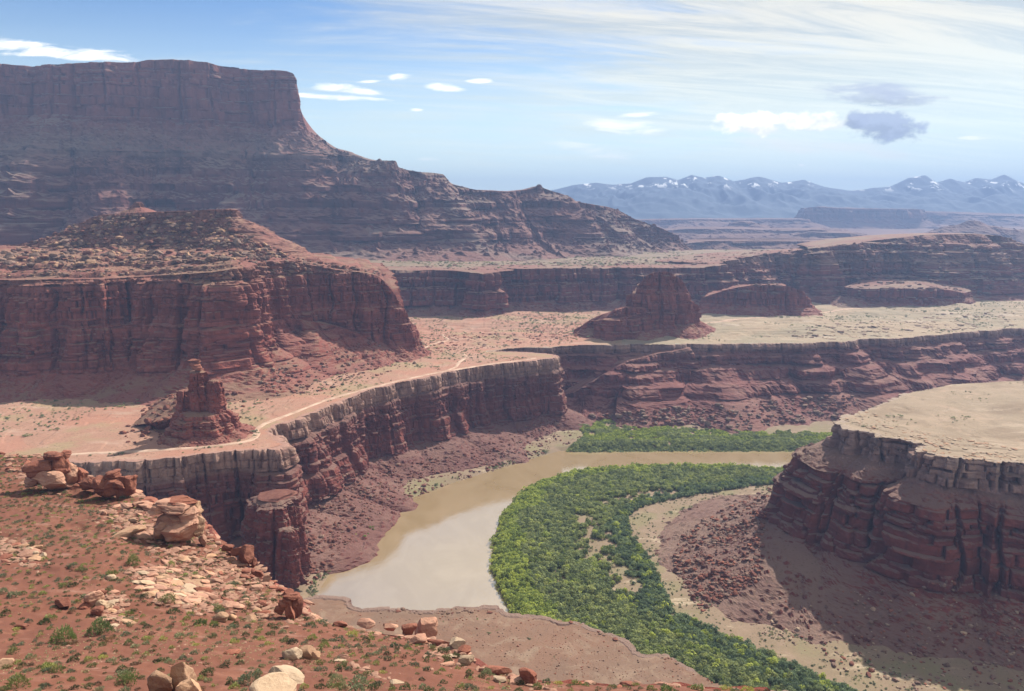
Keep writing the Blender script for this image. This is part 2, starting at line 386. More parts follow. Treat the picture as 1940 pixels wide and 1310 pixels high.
RED = (.235, .088, .060); DRED = (.165, .058, .046); ORED = (.30, .125, .085); TAN = (.37, .255, .185); PALE = (.50, .45, .33)
SOIL_P = (.46, .26, .19); SOIL_T = (.43, .34, .215); SOIL_G = (.34, .31, .22)
m_rim = rock_mat('white_rim_sandstone', [(0, DRED), (12, (.20, .08, .06)), (26, RED), (38, (.18, .066, .052)), (48, (.22, .10, .075)), (51.5, (.20, .11, .085)), (53.5, (.34, .28, .205)), (60, (.39, .33, .24)), (66, PALE)], 0, 67,
                 (.19, .12, .092), (.235, .175, .13), varnish=.75, speckle=.3, top=(65, (.45, .36, .26)))
m_far = rock_mat('far_bench_rock', [(0, (.20, .09, .075)), (18, DRED), (32, (.24, .085, .065)), (45, (.20, .075, .065)), (56, (.22, .11, .09)), (60, (.33, .27, .20)), (66, PALE)], 0, 67,
                 (.24, .125, .10), (.28, .19, .14), S=1.3, varnish=.55, band=.9, speckle=.5, top=(65, (.40, .39, .27)))
m_right = rock_mat('right_butte_rock', [(0, (.16, .075, .055)), (14, RED), (28, DRED), (36, (.26, .10, .07)), (46, DRED), (56, RED), (61, (.22, .11, .08)), (65, (.32, .28, .22)), (73, (.42, .39, .30)), (81, (.50, .50, .38))], 0, 82,
                   (.225, .175, .13), (.26, .225, .16), varnish=.5, speckle=.5, top=(80, (.40, .42, .30)))
m_mid = rock_mat('mid_butte_rock', [(60, (.25, .10, .07)), (80, ORED), (95, RED), (110, ORED), (125, RED), (140, (.25, .11, .08)), (150, (.27, .16, .11)), (165, (.24, .15, .11)), (205, (.26, .17, .13))], 60, 206,
                 (.30, .165, .12), (.30, .24, .15), varnish=.45, band=.7, speckle=.6, slopes=(.68, .92))
m_bench = None
def flat_mat(name, a, b_, c_, dark, sc_=1.0, speck=(.10, .11, .05), speckle=.8, bump=.5, grass=None, pale=None, gain=(.72, .64, .61)):
    m, g, b = new_mat(name)
    geo = g.n('ShaderNodeNewGeometry'); P = geo.outputs['Position']
    Pe = g.vscale(P, (1, 1, 3))
    n1 = g.noise(Pe, .012*sc_, 6, .6, 1.0); n2 = g.noise(Pe, .045*sc_, 6, .65, .8); n3 = g.noise(Pe, .6*sc_, 5, .7); n4 = g.noise(Pe, 2.6*sc_, 4, .7)
    c = g.mix(g.sm(n1, .40, .58), a, b_); c = g.mix(g.sm(n2, .50, .66), c, c_)
    if grass: c = g.mix(g.m('MULTIPLY', g.sm(g.noise(g.vscale(P, (1, 1, 1), (90, 30, 0)), .016*sc_, 5, .6), .50, .62), .75), c, grass)
    if pale: c = g.mix(g.sm(g.noise(g.vscale(P, (.5, 1.6, 1), (5, 3, 0)), .035*sc_, 6, .7), .57, .66, 0, .8), c, pale)
    c = g.mix(g.sm(n3, .48, .76, 0, .6), c, dark)
    c = g.mix(g.sm(n4, .50, .75, 0, .5), c, tuple(q*.6 for q in dark))
    c = g.mix(g.sm(n4, .28, .42, .4, 0), c, tuple(min(.7, q*1.35) for q in c_))
    vor = g.n('ShaderNodeTexVoronoi'); g.link(P, vor.inputs['Vector']); vor.inputs['Scale'].default_value = .38*sc_
    dots = g.m('MULTIPLY', g.m('SUBTRACT', 1, g.sm(vor.outputs['Distance'], .14, .24)), g.sm(g.noise(P, .04*sc_, 3), .40, .6))
    c = g.mix(g.m('MULTIPLY', dots, speckle), c, speck)
    c = g.mix(1.0, c, gain, 'MULTIPLY')
    g.link(c, b.inputs['Base Color'])
    bp = g.n('ShaderNodeBump'); bp.inputs['Strength'].default_value = bump; bp.inputs['Distance'].default_value = .5/sc_
    g.link(g.m('ADD', n3, g.m('MULTIPLY', n4, .4)), bp.inputs['Height']); g.link(bp.outputs[0], b.inputs['Normal'])
    return m
m_bench = flat_mat('bench_soil', SOIL_P, (.42, .27, .20), (.48, .32, .245), (.27, .135, .10), 1.0, grass=(.37, .32, .19), pale=(.50, .37, .29))
m_farbench = flat_mat('far_bench_soil', (.40, .33, .23), (.33, .30, .21), (.44, .38, .27), (.26, .22, .16), .7, pale=(.58, .52, .42))
m_upper = flat_mat('upper_bench_soil', (.27, .235, .17), (.30, .25, .18), (.32, .22, .17), (.16, .12, .10), .8)
m_rtop = flat_mat('butte_top_soil', (.37, .31, .225), (.34, .29, .21), (.43, .35, .26), (.25, .20, .145), 1.6, speckle=.7, bump=.6, grass=(.27, .215, .15), pale=(.46, .40, .31))
m_near = flat_mat('near_plateau_soil', (.23, .165, .125), (.255, .165, .12), (.31, .24, .18), (.14, .098, .075), 2.4, speckle=.5, bump=.5)
m_hill = flat_mat('red_hill_soil', (.175, .070, .043), (.155, .062, .040), (.215, .095, .062), (.12, .049, .034), 5.0, speckle=.25, bump=.35, pale=(.27, .15, .11), gain=(.84, .80, .80))
m_floor = flat_mat('canyon_floor_soil', (.30, .24, .17), (.28, .235, .155), (.34, .27, .20), (.22, .165, .115), 1.5, speck=(.12, .14, .07), grass=(.26, .26, .14), pale=(.55, .49, .36))
m_basin = flat_mat('basin_soil', (.22, .12, .085), (.30, .18, .13), (.18, .13, .10), (.15, .09, .07), .05, speckle=0)

def road_mat():
    m, g, b = new_mat('dirt_track'); geo = g.n('ShaderNodeNewGeometry')
    c = g.mix(g.sm(g.noise(geo.outputs['Position'], .12, 6, .65), .38, .62), (.34, .22, .16), (.47, .33, .25)); g.link(c, b.inputs['Base Color']); return m
m_road = road_mat()
def water_mat():
    m, g, b = new_mat('muddy_water'); geo = g.n('ShaderNodeNewGeometry'); P = geo.outputs['Position']
    c = g.mix(g.sm(g.noise(g.vscale(P, (1, .6, 1)), .03, 5, .6, 1.2), .35, .65), (.30, .215, .115), (.34, .25, .145))
    g.link(c, b.inputs['Base Color']); b.inputs['Roughness'].default_value = .04; b.inputs['Specular IOR Level'].default_value = .5; b.inputs['IOR'].default_value = 4.2
    bp = g.n('ShaderNodeBump'); bp.inputs['Strength'].default_value = .08; bp.inputs['Distance'].default_value = .25
    rip = g.m('ADD', g.noise(g.vscale(P, (.8, .45, 1)), .9, 4, .6), g.m('MULTIPLY', g.noise(P, .09, 4, .6, 1.5), 1.5))
    g.link(rip, bp.inputs['Height']); g.link(bp.outputs[0], b.inputs['Normal']); return m
m_water = water_mat()
def struct(o, label=None): return tag(o, label, kind='structure')

# ------------------------------------------------------------------ river and canyon floor
bankL = [at(*p, 0) for p in [(1720, 851), (1570, 851), (1400, 852), (1250, 852), (1150, 853), (1060, 855), (1000, 872), (930, 893), (860, 915), (790, 940), (735, 965), (715, 990), (670, 1020), (640, 1060), (620, 1095), (600, 1125), (575, 1180)]]
bankR = [at(*p, 0) for p in [(1720, 893), (1480, 889), (1400, 885), (1280, 883), (1180, 885), (1100, 893), (1030, 910), (985, 935), (950, 975), (935, 1020), (930, 1070), (945, 1110), (968, 1155), (990, 1200)]]
bankL += [(-112, 300), (-130, 220)]; bankR += [(2, 310), (-10, 220)]
bankL = [(600, 700)]+bankL; bankR = [(600, 640)]+bankR
riv = bankL+bankR[::-1]
def floor_z(x, y):
    d = seg_dist(x, y, riv, True); ins = in_poly(x, y, riv)
    d = np.where(ins, -d, d)
    return np.clip(d*.35, -3, 2.2)+np.clip(d-6, 0, 60)*.02+.5*fbm(x/14, y/14, o=3, seed=5)*sstep(d, 1, 10)
struct(obj_np('river', [(x, y, 0) for x, y in [(-260, 180), (700, 180), (700, 760), (-260, 760)]], [(0, 1, 2, 3)], m_water), 'muddy brown river bending through the canyon')
struct(sheet('canyon_floor', floor_z, m_floor, (-30, 42), (190, 860), (620, 420)), 'sandy canyon floor beside the river')
m_ground = m_basin
struct(sheet('far_basin', lambda x, y: 28+18*fbm(x/600, y/600, o=4, seed=31)+sstep(y, 2500, 4600)*105-sstep(-y, -1100, -900)*40, m_basin, (-48, 48), (1250, 8300), (300, 260)), 'hazy desert basin reaching to the mountains')

# ------------------------------------------------------------------ canyon rims and benches (bench level z = 65)
rimN = [(-520, 470), (-420, 440), (-300, 420), (-236, 416), (-209, 418), (-187, 422), (-160, 436), (-137, 440), (-131, 447), (-141, 462), (-150, 478), (-149, 492), (-142, 505), (-124, 548), (-104, 599), (-74, 638), (-46, 672), (-5, 700), (24, 716), (38, 726), (41, 738),
        (30, 750), (2, 756), (-23, 762), (10, 778), (60, 793), (114, 803), (179, 804), (250, 806), (326, 817), (420, 842), (598, 916), (800, 1000), (1000, 1080)]
dsN = {}
def ds_n(x, y): return 1.0
rim_near = [(x, y, 65, .85 if x < -120 and y < 445 else (.84 if x > -5 else 1.1)) for x, y in rimN[:24]]
profL = [(65.2, 0), (60, .4), (53.5, 1.2), (52.5, 3.2), (44, 4.2), (31, 6), (30, 7.5), (13, 11.5), (8, 28), (1, 53), (-4, 62)]
o = curtain('canyon_rim_cliff', rim_near, profL, m_rim, step=.75, nv=135, seed=11, plan=(2.2, 2.6), amp=1.05, side=1, butt=.35)
struct(o, 'long banded cliff below the dirt road, dropping to the river')
profF = [(65.2, 0), (59, 1), (55, 3), (54, 8), (44, 13), (42, 22), (32, 30), (30, 38), (20, 46), (18, 54), (10, 70), (2, 92), (-3, 104)]
rim_far = [(x, y, 65, 1.0 if x > 60 else .45) for x, y in rimN[23:]]
o = curtain('far_rim_cliff', rim_far, profF, m_far, step=1.5, nv=90, seed=23, plan=(6, 6), amp=1.0, S=1.15, side=1, wfac=.6, butt=.7)
struct(o, 'shaded stepped cliff across the river under the pale bench')
spur = [(176, 808, 63), (142, 800, 57), (108, 791, 50), (86, 782, 41), (66, 773, 31), (54, 766, 23), (52, 763, 21), (60, 762, 23), (76, 766, 32), (94, 772, 42), (114, 781, 51), (146, 790, 57), (180, 797, 62)]
o = curtain('rock_spur', spur, [(66, 0), (60, 3), (57, 5), (50, 8), (49, 12), (42, 14), (40, 20), (30, 23), (28, 28), (18, 31), (10, 40), (-2, 62)], m_far, step=1.2, nv=90, seed=29, plan=(2, 2.5), amp=1.0, side=1, closed=True, sm0=1.5, butt=.8, inward=((1.5, 0), (3, 2.0)))
struct(o, 'low stepped rock spur below the far bench')

RIMN = np.array(rimN)
def tread(v, w=.25): return np.floor(v)+sstep(v-np.floor(v), 0, w)
def farledge(x, y):
    v = fbm(x/150+3, y/60, o=5, seed=49)*4.5
    return 1.25*(tread(v)+1)*sstep(seg_dist(x, y, RIMN), 12, 60)*sstep(y, 740, 800)
rimD = np.vstack([RIMS['canyon_rim_cliff'][::5], RIMS['far_rim_cliff'][::3]])
bench_poly2 = [tuple(p) for p in RIMS['canyon_rim_cliff'][::4]]+[tuple(p) for p in RIMS['far_rim_cliff'][::3]]+[(1400, 1500), (-1400, 1500), (-1400, 470)]
bench_poly = rimN+[(1400, 1500), (-1400, 1500), (-1400, 470)]
def bench_z(x, y): return 64.95+(.6*fbm(x/40, y/40, o=4, seed=41)+.45*np.round(2*fbm(x/25, y/60, o=3, seed=43)))*sstep(seg_dist(x, y, RIMN), 5, 30)+farledge(x, y)
rimA = np.array(rimN)
struct(sheet('desert_bench', bench_z, m_bench, (-46, 8), (405, 1400), (800, 420), bench_poly2, lambda x, y: seg_dist(x, y, rimD) > 2.0), 'pinkish sandy bench carrying the dirt road')
struct(sheet('far_desert_bench', lambda x, y: bench_z(x, y)+.02, m_farbench, (8, 46), (700, 1500), (520, 300), bench_poly2, lambda x, y: seg_dist(x, y, rimD) > 2.0), 'pale slabby bench across the river')

# right butte
rimR = [(700, 700), (520, 650), (409, 619), (342, 606), (290, 574), (252, 535), (221, 511), (208, 496), (213, 480), (222, 474), (216, 460), (232, 458), (240, 448), (232, 435), (243, 422), (262, 418), (277, 410), (310, 404), (360, 384), (430, 376), (560, 380)]
rr4 = []
for x, y in rimR:
    k = 1.0
    if y < 512 and x < 225: k = 1.5
    elif y > 512: k = .45
    rr4.append((x*.889, y*.889, 80, k))
profR = [(80.3, 0), (74, .6), (66, 2.0), (65, 4), (60, 10), (58, 11.5), (45, 14), (44, 15.5), (30, 17.5), (21, 21), (14, 31), (9, 41), (5, 51), (2, 61), (-3, 72)]
rimR = [(x*.889, y*.889) for x, y in rimR]
o = curtain('right_butte', rr4, profR, m_right, step=.55, nv=200, seed=37, plan=(2.5, 2.5), amp=.95, S=1.15, side=1, wfac=.45, butt=.12, lw=.6, ln=.32, blky=1.8, nw=14)
struct(o, 'flat topped butte in shade on the inside of the bend')
rimRa = np.array(rimR); rimRP = RIMS['right_butte']
def rtop_z(x, y):
    d_ = seg_dist(x, y, rimRP[::6]); return 79.95+.45*(tread(2.0*fbm(x/34, y/34, o=5, seed=46)+d_/20, .2)-1)*sstep(d_, 3, 6)*(1-sstep(d_, 26, 60)*.75)+4.0*np.exp(-((x-356)/80)**2-((y-498)/53)**2)+1.2*fbm(x/30, y/30, o=4, seed=45)*sstep(seg_dist(x, y, rimRa), 4, 25)
struct(sheet('butte_top', rtop_z, m_rtop, (18, 50), (320, 640), (620, 420), [tuple(p) for p in rimRP[::3]]+[(676, 500)], lambda x, y: seg_dist(x, y, rimRP[::6]) > 2.0), 'smooth sandy top of the right butte')

m_nrim = rock_mat('near_rim_rock', [(0, DRED), (26, RED), (50, (.22, .12, .09)), (54, (.30, .21, .16)), (66, (.34, .25, .19))], 0, 67, (.24, .15, .11), (.28, .20, .14), varnish=.6, speckle=.4, top=(65, (.28, .255, .19)))
o = curtain('talus_fan', [pd(1500, 505, 10), pd(1462, 478, 15), pd(1450, 450, 19), pd(1452, 430, 21), pd(1462, 412, 21), pd(1490, 396, 18), pd(1530, 380, 14), pd(1600, 366, 9)], [(22, 0), (15, 16), (14.3, 18), (9, 32), (8.4, 35), (4, 52), (1.5, 66), (-2, 80)], m_right, step=.7, nv=90, seed=39, plan=(2, 2), amp=.8, S=.9, side=1, gul=1.5, talus_rough=1.6, inward=((3, 0), (8, 1), (14, 2)))
struct(o, 'red talus spreading from the corner of the right butte')
# near plateau below the hill
npx = [(520, 1120), (565, 1140), (600, 1133), (650, 1136), (675, 1152), (740, 1147), (800, 1151), (860, 1147), (950, 1150), (965, 1162), (1040, 1164), (1100, 1170), (1135, 1185), (1195, 1213), (1215, 1236), (1260, 1237), (1320, 1262), (1380, 1290), (1480, 1308), (1700, 1345)]
rimP = [at(*p, 65) for p in npx]
rimP = [(-170, 262)]+rimP+[(190, 180), (260, 140)]
o = curtain('near_rim_cliff', [(x, y, 65, 1) for x, y in rimP], profL, m_nrim, step=.5, nv=60, seed=51, plan=(3.0, 2.4), amp=.6, side=-1, inward=((.8, 0), (2, 0), (4, -.9)))
struct(o, 'crumbly rim of the brown plateau above the river')
rimPa = np.array(rimP)
struct(sheet('near_plateau', lambda x, y: 64.95+.5*fbm(x/15, y/15, o=4, seed=47)+.10*fbm(x/1.5, y/1.5, o=2, seed=48), m_near, (-50, 62), (110, 270), (560, 260), [tuple(p) for p in RIMS['near_rim_cliff'][::4]]+[(260, 100), (-170, 100)], lambda x, y: seg_dist(x, y, RIMS['near_rim_cliff'][::8]) > 1.2), 'bare brown plateau between the red hill and the river')

# dirt road along the rim
def ribbon(name, pts, w, zf, lift, mat, label):
    Q, s = resample([(*p, 0) for p in pts], 2.0); P = smooth_rows(Q[:, :2], 4); N = normals2(P, 1)
    rows = []
    for t in (-1, -.5, 0, .5, 1):
        q = P+N*(t*w/2*(1+.38*fbm(s/11, o=3, seed=3))[:, None]); z = zf(q[:, 0], q[:, 1])+lift*(1 if abs(t) < 1 else -.4)
        rows.append(np.stack([q[:, 0], q[:, 1], z], 1))
    V = np.stack(rows).reshape(-1, 3)
    return struct(obj_np(name, V, grid_faces(5, len(P)), mat, smooth=True), label)
rz = lambda x, y: np.maximum(bench_z(x, y), 65.0)
ribbon('dirt_road', [at(*p, 65) for p in [(100, 864), (145, 861), (200, 858), (300, 853), (380, 848), (435, 842), (476, 835), (487, 825), (484, 815), (500, 803), (560, 781), (620, 757), (680, 741), (750, 723), (820, 708), (862, 701), (930, 690), (990, 683), (1015, 679)]], 4.2, rz, .32, m_road, 'pale dirt road following the cliff rim')
ribbon('dirt_road', [at(*p, 65) for p in [(840, 705), (864, 696), (870, 686), (884, 677), (878, 672)]], 3.4, rz, .34, m_road, 'short side track leaving the rim road')
ribbon('dirt_road', [at(*p, 65) for p in [(780, 668), (815, 659), (850, 646), (838, 640)]], 3.6, rz, .34, m_road, 'faint track rounding the tip of the red butte')
ribbon('dirt_road', [at(*p, 65) for p in [(1100, 640), (1330, 618), (1480, 604), (1600, 588), (1700, 577), (1940, 560)]], 6, rz, .5, m_road, 'distant dirt road crossing the far bench')

# ------------------------------------------------------------------ mid butte on the left
mid = [(-760, 640, 150, 1), (-560, 610, 150, 1), pd(-250, 605, 149), pd(-60, 600, 148), pd(60, 606, 148), pd(200, 612, 148), pd(240, 628, 148), pd(290, 632, 149), pd(340, 622, 151), pd(400, 618, 153), pd(440, 622, 155), pd(470, 636, 156), pd(490, 665, 157), pd(508, 682, 157), pd(545, 702, 157), pd(590, 713, 152), pd(640, 722, 147), pd(690, 731, 144), pd(715, 735, 141), pd(738, 738, 131), pd(760, 741, 112), pd(778, 744, 92),
       pd(784, 750, 86), pd(774, 762, 100), pd(752, 775, 125), pd(735, 830, 140), pd(715, 930, 140)]
mid = [tuple(p)+(1.0,)*(4-len(p)) for p in mid]
mid = [(x, y, z, (.75 if (y > 700 and i < 17) else (.5 if i > 17 else .9))) for i, (x, y, z, k) in enumerate(mid)]
profM = [(158, 0), (150, 1.5), (146, 2.5), (145, 6), (136, 8), (135, 10), (118, 12), (112, 13.5), (111, 16), (98, 19), (84, 23), (78, 27), (74, 34), (69, 46), (65, 62), (62, 76)]
o = curtain('red_butte', mid, profM, m_mid, step=.8, nv=160, seed=61, plan=(3.0, 3.5), amp=1.3, S=1.05, side=1, butt=.9, wfac=.4, inward=((2, .2), (5, .5), (9, .2)))
struct(o, 'long red layered butte rising behind the bench')
def top_sheet(name, pts, mat, az, dr, n, rise, label, edge=4, seed=0):
    A = resample([tuple(p)[:3] for p in pts], 4)[0]
    def zf(x, y):
        xf = x.ravel(); yf = y.ravel(); out = np.zeros(xf.size)
        for c in range(0, xf.size, 20000):
            d2 = (xf[c:c+20000, None]-A[None, :, 0])**2+(yf[c:c+20000, None]-A[None, :, 1])**2
            w = 1/(d2+4)**2; dm = np.sqrt(d2.min(1)); out[c:c+20000] = (w*A[None, :, 2]).sum(1)/w.sum(1)+rise(np.maximum(0, dm+sstep(dm, 2, 14)*11*fbm(xf[c:c+20000]/26, yf[c:c+20000]/26, o=4, seed=seed+5)))
        return (out-.35).reshape(x.shape)+.5*fbm(x/12, y/12, o=4, seed=seed)
    _zf = zf
    zf = lambda x, y: _zf(x, y)+(lambda t: np.floor(t)+sstep(t-np.floor(t), .0, .3))(3.2*fbm(x/30+9, y/22, o=4, seed=seed+8))*1.1*sstep(seg_dist(x, y, A[::3]), 3, 16)
    return struct(sheet(name, zf, mat, az, dr, n, A[:, :2], lambda x, y: seg_dist(x, y, A[::3]) > edge), label)
def rise_mid(d): return np.interp(d+7*vn(d/9+3, seed=63)*0, [0, 14, 15, 32, 33.5, 55, 57, 90, 300], [0, .6, 3.2, 4.5, 7.5, 9.5, 12, 15, 20])
top_sheet('red_butte_top', mid+[(-760, 1000, 150)], m_mid, (-46, -8), (590, 1010), (420, 240), rise_mid, 'ledgy top of the long red butte', seed=62)
o = curtain('talus_apron', [pd(478, 640, 88), pd(500, 662, 106), pd(545, 686, 108), pd(600, 700, 102), pd(660, 712, 94), pd(705, 718, 84), pd(745, 720, 72), pd(770, 715, 64)], [(108, 0), (98, 9), (96, 10), (90, 18), (87, 19.5), (80, 30), (78, 31.5), (72, 44), (70, 46), (64, 66), (62, 74)], m_mid, step=.8, nv=90, seed=64, plan=(1.5, 1.5), amp=.8, S=.8, side=1, gul=1.3, inward=((3, 0), (8, 1)))
struct(o, 'sunlit ledgy talus in the alcove of the red butte')
crest = [(-760, 830, 160), pd(-120, 800, 163), pd(0, 790, 165), pd(60, 785, 170), pd(110, 782, 178), pd(185, 780, 196), pd(240, 778, 198), pd(330, 772, 199.5), pd(440, 764, 202), pd(447, 770, 201), pd(446, 800, 199), pd(430, 850, 192), pd(380, 930, 180)]
profC = [(203, 0), (193, 3), (192, 5), (189, 9), (187.5, 10), (181, 20), (178, 22), (172, 34), (169, 36), (164, 46), (161, 49), (157, 58), (154, 61), (149, 72), (142, 78)]
o = curtain('butte_cap_ridge', crest, profC, m_mid, step=.9, nv=80, seed=67, plan=(1.5, 1.8), amp=1.0, side=1, talus_rough=1.8, lw=.6, inward=((2, .1), (5, -.5), (9, -3), (14, -7)))
struct(o, 'boulder strewn ridge capping the red butte')

# ------------------------------------------------------------------ upper bench cliffs, its plateau, small buttes
up = [(-1400, 960, 122), (-700, 990, 122), (-400, 1020, 122), pd(600, 1055, 122), pd(740, 1060, 122), pd(800, 1058, 122), pd(850, 1062, 122), pd(885, 1050, 122), pd(903, 1012, 121), pd(916, 1008, 120), pd(928, 1030, 122), pd(950, 1080, 122), pd(1050, 1100, 122), pd(1120, 1112, 121), pd(1250, 1120, 121), pd(1330, 1120, 121), pd(1370, 1135, 124), pd(1385, 1180, 127), pd(1440, 1230, 133), pd(1500, 1240, 138), pd(1530, 1215, 143), pd(1600, 1225, 148), pd(1680, 1245, 156), pd(1750, 1262, 163), pd(1850, 1275, 164), pd(1900, 1262, 160), pd(1950, 1260, 146), pd(2100, 1290, 140), pd(2400, 1340, 140)]
up = [(x, y, z, .7 if x < 120 else 1.0) for x, y, z in up]
profU = [(166, 0), (150, 14), (149, 22), (138, 28), (137, 36), (124, 42), (121, 45), (112, 47), (111, 50), (101, 52), (100, 66 if False else 56), (88, 59), (76, 63), (72, 74), (66, 92), (62, 105)]
m_up = rock_mat('upper_cliff_rock', [(60, (.27, .14, .10)), (75, RED), (90, (.25, .10, .075)), (103, DRED), (112, RED), (121, (.20, .12, .09)), (124, (.26, .20, .14)), (140, (.21, .10, .08)), (165, (.24, .16, .12))], 60, 166,
                (.29, .19, .14), (.30, .28, .19), S=2.0, varnish=.5, band=1.0, speckle=.5)
o = curtain('upper_bench_cliff', up, profU, m_up, step=1.6, nv=110, seed=71, plan=(12, 12), amp=1.2, S=1.7, side=1, butt=.8, wfac=.4, inward=((3, .1), (10, .4), (20, .4), (34, .3), (70, 0), (120, -2)))
struct(o, 'shaded purple cliff line under the upper bench')
upA = np.array([(x, y) for x, y, z, k in up])
def zup(x, y): return 121.0+1.5*fbm(x/60, y/60, o=4, seed=72)+1.6*tread(fbm(x/190, y/90, o=5, seed=76)*4)*sstep(seg_dist(x, y, upA), 18, 60)
struct(sheet('upper_bench', zup, m_upper, (-46, 44), (980, 1650), (420, 150), [(x, y) for x, y, z, k in up]+[(1400, 1700), (-1400, 1700)], lambda x, y: seg_dist(x, y, upA) > 18), 'grey green upper bench below the great mesa')
profE = [(140, 0), (125, 1.5), (112, 3), (110, 4.5), (95, 6), (78, 8.5), (72, 14), (65, 24), (62, 30)]
bE = [pd(1196, 866, 108), pd(1212, 858, 122), pd(1230, 856, 134), pd(1262, 858, 136), pd(1290, 864, 127), pd(1306, 868, 110), pd(1318, 878, 92), pd(1312, 905, 98), pd(1270, 920, 125), pd(1210, 905, 118)]
o = curtain('small_butte', bE, profE, m_mid, step=.8, nv=80, seed=73, plan=(1.5, 2.5), amp=1.2, S=1.1, side=1, closed=True, butt=.8, inward=((2, .5), (5, 1), (10, 1)))
struct(o, 'tall fluted purple butte standing on the far bench')
bE2 = [pd(1095, 852, 74), pd(1118, 848, 84), pd(1140, 846, 82), pd(1165, 842, 95), pd(1190, 840, 99), pd(1214, 842, 96), pd(1222, 850, 97), pd(1215, 866, 98), pd(1180, 868, 94), pd(1140, 866, 84), pd(1110, 862, 78)]
o = curtain('small_butte', bE2, [(108, 0), (100, 1.5), (99, 5), (88, 7), (87, 11), (78, 13), (72, 17), (65, 24), (62, 30)], m_mid, step=.8, nv=60, seed=74, plan=(2.5, 2.5), amp=1.2, S=1.0, side=1, closed=True, butt=.8, inward=((2, 0), (5, .5), (9, 3.5)))
struct(o, 'low crumbled butte leaning against the tall fluted one')
bF = [pd(1330, 1050, 86), pd(1375, 1035, 98), pd(1430, 1022, 106), pd(1490, 1018, 105), pd(1520, 1020, 98), pd(1535, 1032, 84), pd(1530, 1070, 84), pd(1480, 1110, 100), pd(1400, 1110, 98), pd(1345, 1080, 90)]
o = curtain('small_butte', bF, profE, m_mid, step=1.1, nv=50, seed=77, plan=(3, 3), amp=1.0, S=1.5, side=1, closed=True, inward=((3, 0), (10, 0), (20, -1)))
struct(o, 'low oval butte behind the fluted one')
bH = [pd(1640, 1130, 90), pd(1700, 1120, 92), pd(1800, 1115, 90), pd(1830, 1125, 84), pd(1840, 1160, 84), pd(1800, 1210, 95), pd(1640, 1210, 98), pd(1600, 1160, 90)]
o = curtain('small_butte', bH, profE, m_up, step=1.4, nv=40, seed=78, plan=(4, 4), amp=1.0, S=1.6, side=1, closed=True, inward=((3, 0), (10, 1), (20, 2), (35, 3)))
struct(o, 'low bench of rock at the foot of the far purple cliffs')

# ------------------------------------------------------------------ the great mesa
def on(px, py, depth): return atd(px, py, depth)
ms = [(-1500, 1300, 470, 1), (-1000, 1330, 470, 1), on(-120, 118, 1420), on(0, 122, 1430), on(60, 127, 1450), on(80, 127, 1440), on(88, 121, 1400), on(170, 118, 1415), on(255, 121, 1440), on(290, 114, 1445), on(330, 112, 1440), on(390, 120, 1455), on(470, 131, 1480), on(540, 134, 1480), on(560, 140, 1490),
      on(568, 190, 1500), on(574, 240, 1500), on(620, 280, 1490), on(700, 305, 1450), on(748, 308, 1430), on(762, 318, 1450), on(800, 327, 1480), on(845, 331, 1490), on(850, 348, 1490), on(900, 361, 1500), on(960, 364, 1520), on(1000, 360, 1540), on(1014, 353, 1550), on(1040, 362, 1550), on(1074, 372, 1555), on(1080, 380, 1560), on(1170, 396, 1600), on(1205, 416, 1620), on(1250, 432, 1640), on(1280, 445, 1650), on(1294, 470, 1650), (360, 1680, 122), (330, 1800, 122)]
ms = [tuple(p)+(1.0,)*(4-len(p)) for p in ms]
profW = [(480, 0), (462, 3), (455, 6), (400, 12), (362, 18), (352, 24), (318, 76), (300, 102), (297, 104), (288, 108), (270, 132), (268, 134), (258, 138), (243, 160), (241, 162), (231, 166), (217, 188), (215, 189), (203, 193), (190, 214), (188, 216), (176, 220), (166, 236), (160, 240), (148, 244), (138, 262), (125, 300), (116, 330)]
m_mesa = rock_mat('mesa_rock', [(115, (.20, .15, .10)), (140, (.19, .085, .068)), (180, (.20, .085, .065)), (215, (.17, .075, .06)), (250, (.21, .10, .08)), (285, (.19, .13, .10)), (300, (.27, .23, .18)), (350, (.27, .12, .085)), (400, (.30, .13, .09)), (455, (.29, .125, .085)), (480, (.20, .13, .09))], 115, 481,
                  (.29, .17, .125), (.30, .25, .18), S=4.0, varnish=.6, band=.8, speckle=.5, slopes=(.50, .80), band_top=362, tint=(.60, .50, .57))
o = curtain('great_mesa', ms, profW, m_mesa, step=2.2, nv=230, seed=81, plan=(18, 20), amp=.85, S=3.2, side=1, sm0=5, wfac=.30, gul=2.4, talus_rough=2.2, inward=((4, 1), (12, 1.5), (25, -3), (40, -18)))
top_sheet('mesa_top', [p for p in ms if p[2] > 425]+[on(500, 150, 1900)[:2]+(470,), (-1500, 2000, 470)], m_mesa, (-48, -8), (1380, 1900), (200, 80), lambda d: np.minimum(d*.03, 4), 'scrubby flat top of the great mesa', edge=14, seed=83)
struct(o, 'great layered mesa with a sheer red cap cliff')

